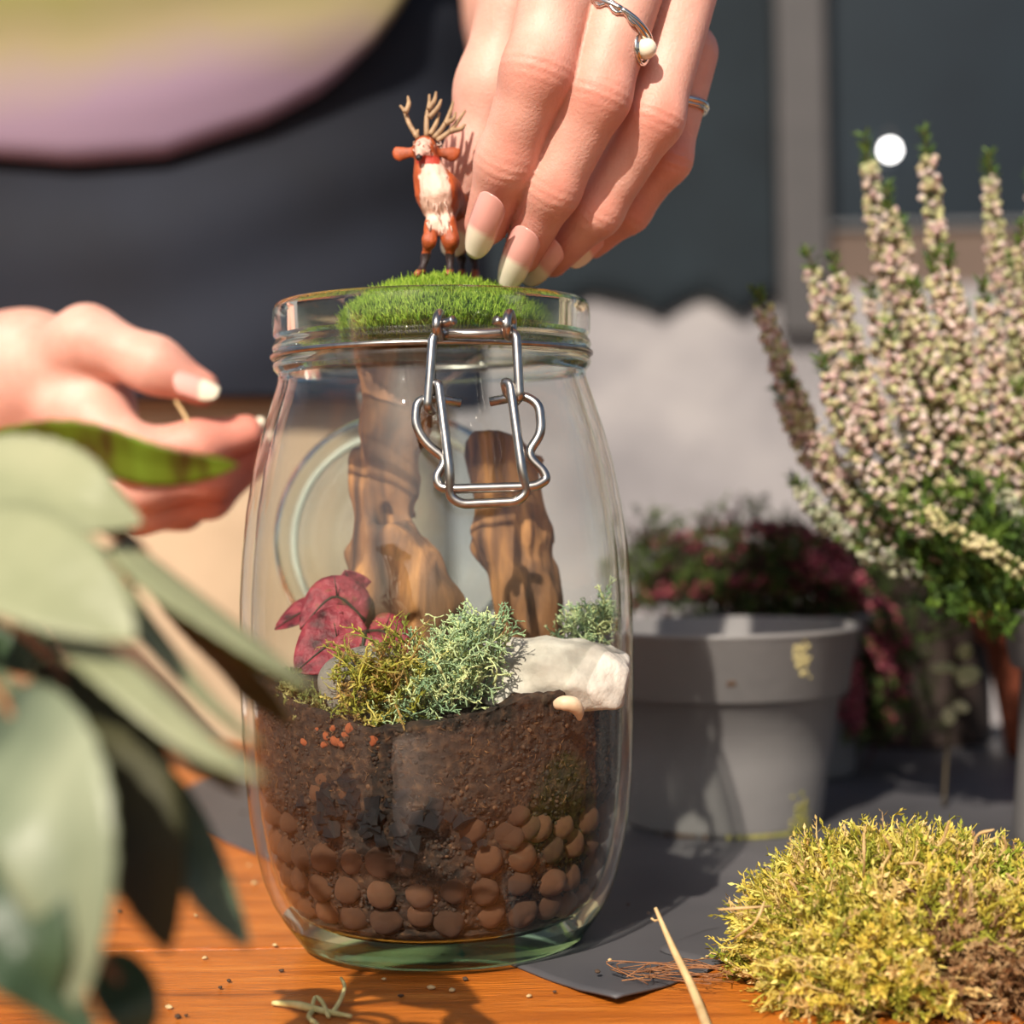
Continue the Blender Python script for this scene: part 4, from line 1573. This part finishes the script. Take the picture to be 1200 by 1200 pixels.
def stain(c_px, Yg, r_, n, mat, name):
    """thin crusty patches standing on the pot wall"""
    mb = MB()
    for i in range(n):
        px, py = random.gauss(c_px[0], r_[0]), random.gauss(c_px[1], r_[1])
        z = P(px, py, Yg)[2] - .001
        z = max(.001, min(hp - .002, z))
        rr = float(np.interp(z, [0.0002, .003, (hp - .0262) * .5, hp - .0268, hp - .0254, hp - .003], [.0378, .0386, pz_[5][0], pz_[6][0], pz_[8][0], pz_[9][0]]))
        x = P(px, py, Yg)[0] - PX
        if abs(x) > rr * .985:
            continue
        y = -math.sqrt(rr * rr - x * x)
        c = np.array((PX + x, PYd + y, z + .001))
        V = I1V * np.array((1, 1, 1)) * random.uniform(.0004, .0013)
        nn = norm(np.array((x, y, 0)))
        V = V - nn * ((V @ nn)[:, None]) * .75
        mb.add(V + c, I1F)
    mb.build(name, mat, pot, kind='stuff')


stain((945, 968), .672, (7, 14), 60, m_potdirt, 'algae_stain')
stain((905, 995), .676, (24, 6), 50, m_potdirt, 'algae_stain')
stain((938, 770), .668, (6, 12), 40, MAT('pale yellow stain', [srgb(168, 156, 110)], rough=.9), 'algae_stain')
stain((858, 802), .659, (2, 1.2), 5, m_mud, 'mud_speck')
stain((800, 1000), .676, (16, 4), 16, m_mud, 'mud_speck')
# second grey pot, with the white heather
HX, HY = P(1306, 720, .655)[0], .655
hp2 = P(1200, 712, HY)[2] - .001
heat = empty('potted_heather', (HX, HY, .001), 'tall white and pale pink flowering heather in a grey pot', 'plant')
MB().add(*lathe(pot_prof(.0415, .0365, hp2, .022), (HX, HY, .001), 72)).build('pot', m_pot, heat)
MB().add(*lathe([(.001, hp2 - .010), (.02, hp2 - .009), (.0392, hp2 - .011)], (HX, HY, .001), 48)).build('soil', m_soil, heat)

m_flo = MAT('heather florets', [(.85, .85, .85), (1, 1, 1)], 300, rough=.55, attr='Col', transl=.3)
fv, ff = lathe([(.02, 0), (.36, .18), (.5, .5), (.40, .82), (.16, 1.02)], (0, 0, 0), 6)
lv = np.array([(0, 0, 0), (.09, .02, .5), (0, 0, 1), (-.09, .02, .5)])
lf = np.array([(0, 1, 2, 3)])


def spike(parent, pts, rad, fl_cols, gr_cols, start=.3, size=.0022, dens=1.0, tipg=.06, nleaf=1.0, name='flower_spike'):
    n = 40
    path = spline(pts, n)
    L = np.linalg.norm(np.diff(path, axis=0), axis=1).sum()
    mb = MB()
    add_tubes(mb, path[None], np.interp(np.linspace(0, 1, n), [0, 1], [.0011, .0004])[None], 5, np.tile(srgb(96, 84, 48), (1, n, 1)).reshape(1, n, 3))
    m = int(L * (1 - start) / size * 5.4 * dens)
    t = start + (1 - tipg - start) * rng.uniform(0, 1, m) ** .9
    ii = t * (n - 1)
    i0 = np.clip(ii.astype(int), 0, n - 2)
    f = (ii - i0)[:, None]
    p = path[i0] * (1 - f) + path[i0 + 1] * f
    tg = norm(path[i0 + 1] - path[i0])
    s_ = norm(np.cross(tg, rng.normal(0, 1, (m, 3))))
    rr = rad * np.interp(t, [start, start + .15, .8, 1], [.75, 1, .8, .3])[:, None]
    d = norm(s_ + tg * rng.uniform(-.3, .5, (m, 1)) + np.array((0, 0, -.25)))
    rad_off = rr * rng.uniform(.25, 1, (m, 1))
    sz = size * rng.uniform(.75, 1.2, m)
    scatter(mb, fv, ff, p + s_ * rad_off * .7, frames(d), sz, pick(fl_cols, m, .12))
    # green needles below, among and at the tip
    m2 = int(L / size * 5.0 * nleaf)
    t = np.concatenate([rng.uniform(.0, min(1, start + .25), m2 // 2), rng.uniform(0, 1, m2 // 4), rng.uniform(1 - tipg * 1.3, 1, max(14, m2 // 8))])
    m2 = len(t)
    ii = t * (n - 1)
    i0 = np.clip(ii.astype(int), 0, n - 2)
    f = (ii - i0)[:, None]
    p = path[i0] * (1 - f) + path[i0 + 1] * f
    tg = norm(path[i0 + 1] - path[i0])
    s_ = norm(np.cross(tg, rng.normal(0, 1, (m2, 3))))
    d = norm(s_ * .8 + tg * rng.uniform(.3, 1.1, (m2, 1)))
    rot_ = frames(d)
    scatter(mb, lv, lf, p, rot_, np.stack([np.full(m2, size * 2.2), np.full(m2, size * 2.2), size * rng.uniform(1.3, 2.3, m2)], -1), pick(gr_cols, m2, .2))
    return mb.build(name, m_flo, parent, col=True)


wh = [srgb(226, 204, 188), srgb(232, 214, 206), srgb(214, 200, 160), srgb(206, 204, 150), srgb(222, 190, 184), srgb(196, 198, 150)]
gr = [srgb(74, 104, 40), srgb(92, 126, 44), srgb(56, 84, 36), srgb(120, 150, 56)]
tips = [(887, 338), (912, 455), (923, 440), (946, 292), (976, 298), (1013, 158), (1038, 218), (1054, 256), (1016, 328), (1083, 152), (1110, 290), (1092, 300), (1158, 178), (1186, 290), (1150, 330), (1130, 360), (1070, 330),
        (1195, 260), (1210, 200), (1225, 330), (960, 420), (1005, 420), (1040, 380), (1100, 420), (1168, 400), (985, 480), (950, 520), (1080, 460), (1140, 470), (1190, 450), (1030, 500), (1245, 260), (1280, 240), (1320, 300),
        (1360, 280), (1400, 330), (1270, 380), (1340, 420), (1430, 420), (930, 560), (975, 590), (1110, 560), (1060, 570), (1170, 560)]
for i, (tx, ty) in enumerate(tips):
    fr = (tx - 880) / 500
    bx = 1205 + fr * 170 + random.uniform(-12, 12)
    dY = random.uniform(-.016, .016) if ty < 350 else random.uniform(-.03, .034)
    b0 = P(bx, 716, HY + dY * .3)
    tp = P(tx, ty, HY + dY * 1.1 - .005)
    lean = tx + (bx - tx) * (.55 if tx < 1000 else .35)
    m1 = P(bx + (tx - bx) * .55, 716 + (ty - 716) * .30, HY + dY * .6)
    m2 = P(bx + (tx - bx) * .86, 716 + (ty - 716) * .66, HY + dY * .9)
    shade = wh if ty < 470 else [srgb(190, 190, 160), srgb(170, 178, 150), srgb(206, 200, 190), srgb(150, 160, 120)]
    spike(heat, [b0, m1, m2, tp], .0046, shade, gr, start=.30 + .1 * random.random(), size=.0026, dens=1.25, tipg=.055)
spike(heat, [P(1215, 690, .63), P(1170, 650, .622), P(1120, 625, .618), P(1078, 590, .62)], .0030, [srgb(226, 214, 168), srgb(212, 206, 150)], gr, start=.05, size=.0021, dens=.9)
# bushy green foliage at the heather's foot
N = 1500
ctr = np.array([P(a, b, HY) for a, b in ((1120, 640), (1160, 660), (1200, 650), (1090, 620), (1140, 690), (1190, 690), (1240, 680), (1300, 680), (1070, 600), (1350, 660))])
p = ctr[rng.integers(0, len(ctr), N)] + rng.normal(0, 1, (N, 3)) * (.009, .014, .009)
mb = moss_mesh(p, norm(rng.normal(0, .5, p.shape) + np.array((-.2, -.1, .8))), rng.uniform(.008, .016, N), .0003, pick(gr, N, .2), curl=.4, n=5, leafs=14, leaf_len=.0036)
mb.build('foliage', m_moss, heat, kind='stuff', col=True)
mb = MB()
for i in range(14):
    tube(mb, [P(1312 + (i - 7) * 7, 735, HY), P(1270 + (i - 7) * 16, 690, HY + random.uniform(-.01, .01)), P(1200 + (i - 7) * 22, 655, HY + random.uniform(-.02, .02))], .0011, 5, 8)
mb.build('woody_stems', MAT('woody stem', [srgb(80, 58, 38)], rough=.8), heat)

# purple-red heather drooping behind the empty pot
RX, RY = P(905, 800, .86)[0], .84
m_terra = MAT('terracotta', [srgb(112, 54, 32), srgb(136, 68, 42)], 40, rough=.8)
rh = empty('potted_heather', (RX, RY, .001), 'drooping crimson flowering heather behind the empty grey pot', 'plant')
MB().add(*lathe(pot_prof(.045, .034, .075, .02), (RX, RY, .001), 64)).build('pot', m_pot, rh)
MB().add(*lathe([(.001, .068), (.02, .068), (.041, .066)], (RX, RY, .001), 40)).build('soil', m_soil, rh)
rc = [srgb(150, 56, 76), srgb(178, 80, 98), srgb(116, 42, 60), srgb(190, 112, 118), srgb(92, 36, 50)]
rg = [srgb(66, 84, 34), srgb(84, 104, 40), srgb(50, 64, 30)]
droop = [((905, 725), (850, 660), (795, 632), (752, 640)), ((905, 725), (870, 665), (820, 645), (768, 655)), ((900, 730), (850, 690), (810, 668), (775, 660)), ((915, 725), (890, 650), (850, 622), (800, 628)),
         ((920, 725), (920, 650), (900, 620), (860, 622)), ((930, 725), (960, 655), (940, 625), (905, 618)), ((935, 725), (975, 680), (1010, 690), (1030, 720)), ((935, 725), (980, 700), (1020, 740), (1036, 800)),
         ((930, 730), (975, 720), (1010, 780), (1018, 850)), ((930, 735), (970, 740), (998, 800), (1000, 868)), ((925, 735), (1000, 730), (1035, 790), (1046, 860)), ((900, 735), (850, 700), (790, 690), (748, 705)),
         ((895, 735), (830, 690), (770, 680), (740, 720)), ((920, 725), (950, 680), (990, 670), (1025, 690)), ((925, 725), (940, 640), (975, 640), (1005, 665)), ((910, 725), (880, 690), (850, 690), (815, 702)),
         ((940, 735), (990, 760), (1000, 820), (985, 866)), ((935, 728), (990, 690), (1040, 720), (1065, 770)), ((935, 728), (990, 700), (1050, 760), (1062, 830)), ((915, 725), (900, 660), (875, 650), (840, 655)),
         ((925, 725), (930, 670), (960, 655), (985, 690)), ((930, 740), (985, 740), (1030, 760), (1045, 800)), ((915, 725), (905, 690), (880, 680), (850, 690)), ((935, 735), (960, 760), (980, 820), (1010, 860))]
for i, dd in enumerate(droop):
    dY = random.uniform(-.03, .03)
    pts = [P(a + random.uniform(-5, 5), b, RY + dY * (j / 3) - .012 * j * (a > 930)) for j, (a, b) in enumerate(dd)]
    for q_ in pts:
        q_[2] = max(q_[2], .006)
    spike(rh, pts, .0040, rc, rg, start=.20, size=.0024, dens=1.0, tipg=.07, nleaf=1.2)
N = 1700
ctr = np.array([P(a, b, RY) for a, b in ((780, 690), (830, 700), (880, 690), (930, 690), (980, 720), (1000, 780), (1020, 830), (900, 655), (770, 665), (850, 660), (950, 660), (1000, 700), (1035, 760), (1050, 830))])
p = ctr[rng.integers(0, len(ctr), N)] + rng.normal(0, 1, (N, 3)) * (.010, .014, .010)
p[:, 2] = np.maximum(p[:, 2], .008)
moss_mesh(p, norm(rng.normal(0, .6, p.shape) + np.array((0, -.1, .5))), rng.uniform(.008, .016, N), .0003, pick(rg + [srgb(70, 36, 40)], N, .2), curl=.4, n=5, leafs=12, leaf_len=.0036).build('foliage', m_moss, rh, kind='stuff', col=True)

# terracotta pot behind
QX, QY = P(1222, 720, .88)[0], .88
tp_ = empty('terracotta_pot', (QX, QY, .001), 'terracotta pot standing in shade behind the white heather', 'pot')
hq = P(1200, 722, QY)[2]
MB().add(*lathe(pot_prof(.036, .018, hq, .014, th_=.004), (QX, QY, .001), 64)).build('pot_wall', m_terra, tp_)
MB().add(*lathe([(.001, hq - .012), (.02, hq - .011), (.029, hq - .013)], (QX, QY, .001), 40)).build('soil', m_soil, tp_)
# dark planter filling the corner behind the crimson heather
KX, KY = P(1062, 760, .955)[0], .945
m_dkp = MAT('dark brown planter', [srgb(40, 30, 26), srgb(56, 42, 36)], 30, rough=.8, bump=.001, bscale=80)
dk = empty('dark_planter', (KX, KY, .001), 'dark brown planter with dusky foliage behind the crimson heather', 'planter')
MB().add(*lathe(pot_prof(.050, .040, .095, .018), (KX, KY, .001), 64)).build('pot_wall', m_dkp, dk)
MB().add(*lathe([(.001, .088), (.02, .088), (.045, .086)], (KX, KY, .001), 40)).build('soil', m_soil, dk)
N = 700
a_ = rng.uniform(0, 2 * math.pi, N)
r_ = .05 * np.sqrt(rng.uniform(0, 1, N))
p = np.stack([KX + r_ * np.cos(a_), KY + r_ * np.sin(a_) * .8, .088 + rng.uniform(0, .03, N) * (1 - r_ / .06)], -1)
moss_mesh(p, norm(rng.normal(0, .6, p.shape) + np.array((-.2, -.2, .6))), rng.uniform(.010, .022, N), .0004, pick([srgb(60, 52, 36), srgb(50, 58, 32), srgb(82, 52, 48), srgb(40, 40, 30)], N, .2), curl=.5, n=5, leafs=10,
          leaf_len=.005, droop=.3).build('foliage', m_moss, dk, kind='stuff', col=True)
# pale sprig
m_sprig = MAT('pale green leaf', [srgb(190, 190, 140), srgb(214, 208, 170)], 60, rough=.6, transl=.3)
spg = empty('pale_sprig', T(1112, 945), 'small sprig with round pale leaves in front of the terracotta pot', 'sprig')
mb = MB()
tube(mb, [T(1106, 950) + (0, 0, .002), P(1110, 880, .74), P(1118, 820, .74), P(1124, 780, .74), P(1128, 760, .74)], .0008, 6, 14)
mb.build('stem', MAT('brown sprig stem', [srgb(62, 52, 34)], rough=.8), spg)
for (a, b, c, wd) in (((1120, 800), (1132, 792), (1150, 788), 22), ((1122, 785), (1108, 782), (1090, 784), 12), ((1126, 772), (1130, 764), (1134, 754), 16), ((1116, 830), (1112, 838), (1112, 850), 16), ((1118, 822), (1126, 828), (1136, 832), 14)):
    V, F = leaf_mesh([P(*a, .74), P(*b, .738), P(*c, .736)], wd * .765 / FPX, (0, -1, .4), .1, 10, 5, prof=(.5, .5))
    solid(MB().add(V, F).build('leaf', m_sprig, spg), .0004)

# =================================================================== MOSS LUMP, BOTTOM RIGHT
mc0 = T(1040, 1190)
MXc = P(1045, 1130, .475)
lump = empty('moss_lump', (MXc[0], .475, 0), 'large shaggy golden-green moss lump on the table corner', 'moss')
lx, ly, lz = .0440, .038, .0295
LCc = np.array((MXc[0] + .008, .478, -.001))
m_core = MAT('brown moss core', [srgb(52, 40, 18), srgb(84, 66, 26)], 200, rough=.95, bump=.001, bscale=500)


def lumpf(p):
    qd = (p - LCc.astype(np.float32)) / np.array((lx, ly, lz), np.float32)
    return np.maximum((np.sqrt((qd ** 2).sum(-1)) - 1) * .038 + .004 * fbm(p, 60, 2, 5), .0004 - p[..., 2])


V, F = nets(lumpf, LCc - (.058, .054, .004), LCc + (.058, .054, .056), .002)
MB().add(V, F).build('moss_core', m_core, lump)
N = 3300
nv = V[V[:, 2] > .0015]
org = nv[rng.integers(0, len(nv), N)] + rng.normal(0, .001, (N, 3))
nd = norm((org - LCc) / np.array((lx, ly, lz)) ** 2)
dirs = norm(nd * .75 + rng.normal(0, .5, (N, 3)) + np.array((-.25, -.1, .25)))
patch = fbm(org, 45, 2, 12)
gold = [srgb(214, 192, 84), srgb(228, 208, 112), srgb(188, 176, 66), srgb(150, 150, 48), srgb(220, 190, 124)]
cc = pick(gold, N, .18)
cc = np.where((patch > .45)[:, None], pick([srgb(140, 156, 44), srgb(166, 174, 60)], N), cc)
brn = ((org[:, 0] - LCc[0] > .002) & (org[:, 2] < .018 + .006 * patch)) | (patch < -.75)
cc = np.where(brn[:, None], pick([srgb(160, 122, 82), srgb(120, 86, 54), srgb(190, 158, 112)], N), cc)
tipc = cc * 1.2
mb = moss_mesh(org - nd * .001, dirs, rng.uniform(.006, .0155, N), .00050, cc, curl=.9, n=9, leafs=22, leaf_len=.0033, tipcol=np.clip(tipc, 0, .9))
o = mb.build('moss_fronds', m_moss, lump, kind='stuff', col=True)
v = np.empty(len(o.data.vertices) * 3, np.float32)
o.data.vertices.foreach_get('co', v)
v = v.reshape(-1, 3)
v[:, 2] = np.maximum(v[:, 2], .0006)
o.data.vertices.foreach_set('co', v.ravel())
# longer stray stems
mb = MB()
stray = [((905, 1062), (880, 1060), (842, 1066)), ((950, 1075), (930, 1040), (925, 1032)), ((1012, 1030), (1015, 1000), (1012, 975)), ((1085, 1010), (1100, 985), (1112, 962)), ((1030, 1020), (1045, 1000), (1035, 978)),
         ((1140, 1015), (1150, 985), (1165, 972)), ((1150, 1020), (1180, 1000), (1175, 980)), ((1100, 1045), (1075, 1020), (1055, 1012)), ((860, 1100), (880, 1080), (896, 1056)), ((1000, 1090), (1020, 1060), (1030, 1040))]
for a, b, c in stray:
    tube(mb, [P(*a, .462), P(*b, .458) + rng.normal(0, .0012, 3), P(*c, .456)], (.00025, .0004, .0003, .0005, .0002), 6, 12)
mb.build('stray_stems', MAT('tan stems', [srgb(206, 176, 124), srgb(176, 142, 92)], 300, rough=.7), lump, kind='stuff')

# =================================================================== TABLE LITTER
# dry stalk leaning up beside the moss
mb = MB()
b0 = T(832, 1216) + (0, 0, .0008)
tube(mb, [b0, P(812, 1160, .452), P(788, 1110, .456), P(768, 1064, .462)], (.0013, .0012, .0009, .0005), 7, 20)
tube(mb, [P(773, 1078, .4605), P(767, 1079, .460), P(763, 1076, .460)], .0003, 5)
tag(mb.build('dry_stalk', m_straw), 'thin dry straw stalk leaning up beside the moss lump', 'stalk')
mb = MB()
for i in range(17):
    a = T(720 + random.uniform(-6, 40), 1158 + random.uniform(-12, 10))
    c = T(845 + random.uniform(-10, 20), 1158 + random.uniform(-10, 14))
    m1 = lerp(a, c, .35) + rng.normal(0, .007, 3) * (1, .8, 0)
    m2 = lerp(a, c, .7) + rng.normal(0, .0045, 3) * (1, .8, 0)
    zz_ = .0032 + random.random() * .003
    tube(mb, [a + (0, 0, .0028), m1 + (0, 0, zz_), m2 + (0, 0, zz_), c + (0, 0, .004)], random.uniform(.0001, .0002), 4, 18)
tag(mb.build('root_fibres', MAT('reddish root', [srgb(120, 74, 44), srgb(160, 112, 72)], 200, rough=.8), kind='stuff'), 'tangle of thin reddish root fibres beside the moss lump', 'roots')
mb = MB()
b = lambda px, py, z: T(px, py) + (0, 0, z)
tube(mb, [b(320, 1180, .001), b(345, 1184, .0015), b(368, 1188, .0012), b(390, 1192, .001), b(412, 1196, .001)], (.0007, .0011, .0009, .0005), 6, 20)
tube(mb, [b(365, 1187, .0012), b(370, 1180, .0025), b(378, 1184, .002), b(385, 1196, .001)], .0006, 6, 14)
tube(mb, [b(390, 1192, .001), b(400, 1184, .003), b(404, 1174, .004), b(400, 1166, .0045)], (.0007, .0006, .0004), 6, 14)
tube(mb, [b(368, 1188, .001), b(362, 1196, .001), b(372, 1206, .001)], .0007, 6, 10)
tag(mb.build('lichen_sprig', MAT('yellow lichen', [srgb(190, 176, 110), srgb(214, 200, 140)], 300, rough=.8)), 'small yellow branching lichen sprig lying on the wood before the jar', 'lichen')
crm = mesh_only('crumb', I1V * (1 + .3 * fbm(I1V, 1.7, 2, 4)[:, None]) * (1, .7, .5), I1F, m_straw)
crd = mesh_only('crumb', I1V * (1 + .3 * fbm(I1V, 1.7, 2, 5)[:, None]) * (1, .7, .5), I1F, m_mud)
spots = [(292, 1016, 0), (298, 1037, 0), (240, 1125, 0), (218, 1193, 1), (208, 1194, 1), (322, 1110, 0), (268, 1152, 1), (198, 1183, 0), (258, 1160, 1), (410, 1130, 0), (505, 1160, 0), (530, 1163, 0), (545, 1150, 1), (470, 1170, 1),
         (140, 1070, 1), (230, 1075, 0), (620, 1170, 0), (650, 1165, 1), (330, 1140, 1), (450, 1150, 0), (285, 960, 1), (250, 1010, 1), (700, 1150, 1), (760, 1080, 1), (736, 1070, 1), (715, 1136, 0)]
for px, py, kd in spots:
    q_ = T(px, py)
    on = 0.0024 if px in (285, 760, 736, 715, 700) else 0.0004
    o = inst('crumb', crd if kd else crm, (q_[0], q_[1], on + .0003), (0, 0, random.random() * 6), random.uniform(.0006, .0012))
    tag(o, 'dark soil crumb scattered on the table' if kd else 'pale straw crumb scattered on the table', 'crumb', 'dark crumbs on table' if kd else 'pale crumbs on table')
# amber bowl and white paper glimpsed between the leaves
m_amber = MAT('amber glazed bowl', [srgb(150, 88, 36), srgb(184, 116, 56)], 30, rough=.25)
BX, BY = P(20, 820, .74)[0], .74
bw = empty('amber_bowl', (BX, BY, 0), 'amber glazed bowl with white filling behind the foreground leaves', 'bowl')
MB().add(*lathe([(.001, .0), (.020, .0), (.022, .002), (.030, .020), (.034, .040), (.0335, .0405), (.0325, .040), (.029, .022), (.018, .004), (.001, .004)], (BX, BY, .0005), 56)).build('bowl_wall', m_amber, bw)
m_white = MAT('white filling', [srgb(226, 212, 202), srgb(238, 226, 218)], 40, rough=.8)
MB().add(*lathe([(.001, .046), (.016, .045), (.028, .042), (.0322, .037)], (BX, BY, .0005), 48)).build('filling', m_white, bw)

# =================================================================== FOREGROUND PLANT
m_sage = MAT('sage green leaf', [srgb(128, 134, 100), srgb(154, 158, 122), srgb(174, 174, 138)], 22, rough=.48, bump=.0005, bscale=240, transl=.22)
m_olive = MAT('olive leaf underside', [srgb(82, 88, 40), srgb(108, 108, 52)], 24, rough=.6, bump=.0004, bscale=240, transl=.3)
m_olive_shade = MAT('shade-darkened olive leaf underside', [srgb(44, 46, 22), srgb(62, 62, 32), srgb(84, 80, 46)], 30, rough=.65, bump=.0004, bscale=240, transl=.25)  # darkened so the shade of the leaves above is in the colour
m_refl = MAT('grey-green leaf with painted reflections', [(.36, srgb(52, 66, 48)), (.5, srgb(116, 126, 100)), (.64, srgb(150, 156, 128))], 26, (1, 1, .35), rough=.4, bump=.0005, bscale=240, transl=.15)  # pale patches put reflections into the leaf colour
m_deep = MAT('deep green leaf', [srgb(40, 58, 38), srgb(60, 80, 52), srgb(120, 132, 104)], 26, rough=.45, bump=.0005, bscale=240, transl=.15)
m_lime = MAT('green striped leaf', [(.36, srgb(112, 84, 42)), (.47, srgb(140, 156, 48)), (.7, srgb(158, 186, 64))], 55, (2.4, 1, .4), rough=.45, transl=.6)
m_pet = MAT('reddish brown petiole', [srgb(122, 78, 46), srgb(146, 98, 58)], 40, rough=.5)
FX, FYp = P(-150, 900, .315)[0], .315
fp = empty('leafy_houseplant', (FX, FYp, 0), 'large sage-green houseplant with long pointed leaves in the foreground', 'plant')
MB().add(*lathe(pot_prof(.040, .030, .07, .016), (FX - .02, FYp, 0.0002), 64)).build('pot', m_terra, fp)
MB().add(*lathe([(.001, .062), (.02, .062), (.036, .060)], (FX - .02, FYp, 0.0002), 40)).build('soil', m_soil, fp)
crown = np.array((FX - .018, FYp, .065))
ST = [P(-120, 820, .315), P(-90, 700, .315), P(-70, 610, .318)]
mb = MB()
tube(mb, [crown] + ST, (.0035, .003, .0025, .0018), 8, 24)
mb.build('main_stem', m_pet, fp)
stem_pts = spline([crown] + ST, 24)
# (points px,py,Y), width px, facing, fold, upper material, under material, profile
LV = [
    ([(-20, 520, .455), (90, 520, .45), (190, 545, .448), (279, 545, .446)], 62, (.05, -.9, -.5), .10, m_lime, m_lime, (.5, .75)),
    ([(-60, 545, .43), (30, 560, .425), (100, 590, .42), (168, 615, .42)], 118, (-.1, -.75, .65), .12, m_sage, m_olive, (.45, .85)),
    ([(-70, 640, .405), (10, 655, .40), (90, 700, .395), (160, 752, .392)], 150, (-.15, -.75, .65), .10, m_sage, m_olive, (.45, .85)),
    ([(150, 632, .425), (225, 690, .415), (295, 745, .41), (372, 810, .408)], 92, (.45, .25, .75), -.75, m_sage, m_olive, (.35, .7)),
    ([(140, 668, .420), (190, 740, .41), (245, 810, .405), (307, 874, .402)], 66, (.45, .2, .75), -.6, m_sage, m_olive, (.35, .7)),
    ([(70, 725, .405), (150, 775, .395), (230, 850, .39), (312, 915, .388)], 96, (.35, -.15, .9), -.45, m_sage, m_olive, (.4, .7)),
    ([(62, 780, .415), (110, 870, .405), (160, 990, .40), (198, 1118, .40)], 140, (.55, -.7, -.3), .30, m_olive_shade, m_sage, (.4, .8)),
    ([(160, 650, .43), (222, 725, .425), (285, 790, .42), (345, 850, .42)], 105, (-.25, -.55, -.8), .12, m_olive_shade, m_sage, (.4, .75)),  # added dark leaf for the shaded area between lit leaf edges
    ([(95, 745, .425), (165, 830, .42), (225, 880, .415), (285, 930, .415)], 90, (-.25, -.55, -.8), .12, m_olive_shade, m_sage, (.4, .75)),
    ([(165, 890, .42), (205, 960, .415), (245, 1040, .41), (292, 1112, .408)], 66, (.5, -.8, .1), .15, m_deep, m_olive, (.5, .75)),
    ([(5, 820, .40), (50, 920, .385), (80, 1040, .38), (92, 1185, .38)], 165, (-.3, -.85, .4), .12, m_refl, m_olive, (.5, .9)),
    ([(-70, 800, .41), (-20, 850, .40), (30, 930, .395), (70, 1010, .395)], 120, (-.2, -.8, .4), .15, m_deep, m_olive, (.45, .85)),
    ([(-60, 930, .40), (0, 1010, .385), (40, 1100, .38), (60, 1180, .38)], 130, (-.3, -.8, .5), .12, m_deep, m_olive, (.45, .85)),
    ([(-60, 1060, .39), (0, 1110, .38), (60, 1160, .38), (120, 1230, .38)], 90, (.2, -.8, .5), .15, m_deep, m_olive, (.45, .85)),
    ([(118, 1120, .40), (140, 1150, .398), (155, 1180, .395), (165, 1220, .395)], 70, (.2, -.9, .3), .1, m_deep, m_olive, (.45, .5)),
    ([(-80, 700, .44), (-10, 740, .44), (50, 800, .44), (95, 870, .44)], 80, (-.2, -.6, .7), .15, m_deep, m_olive, (.45, .85)),
]
for i, (pts, wd, nh, fold, mt, mu, pf) in enumerate(LV):
    pts = [(a_, b_, .285 + (c_y - .40) * 1.4) for a_, b_, c_y in pts]
    pp_ = [P(*q_) for q_ in pts]
    Yl = pts[1][2]
    V, F = leaf_mesh(pp_, wd * Yl / FPX, nh, fold, 28, 11, .015, pf, serr=.05)
    o = MB().add(V, F).build('leaf', mt, fp, mats=[mu])
    solid(o, .00045, 0, 1)
    mb = MB()
    j = int(np.argmin(np.linalg.norm(stem_pts[6:] - pp_[0], axis=1))) + 6
    a = stem_pts[j]
    e_ = pp_[0]
    dl = norm(pp_[1] - pp_[0])
    tube(mb, [a, lerp(a, e_, .5) + (0, .002, .006), e_ - dl * .004, e_ + dl * .006], (.0016, .0013, .0011, .0008), 7, 16)
    mb.build('petiole', m_pet, fp)
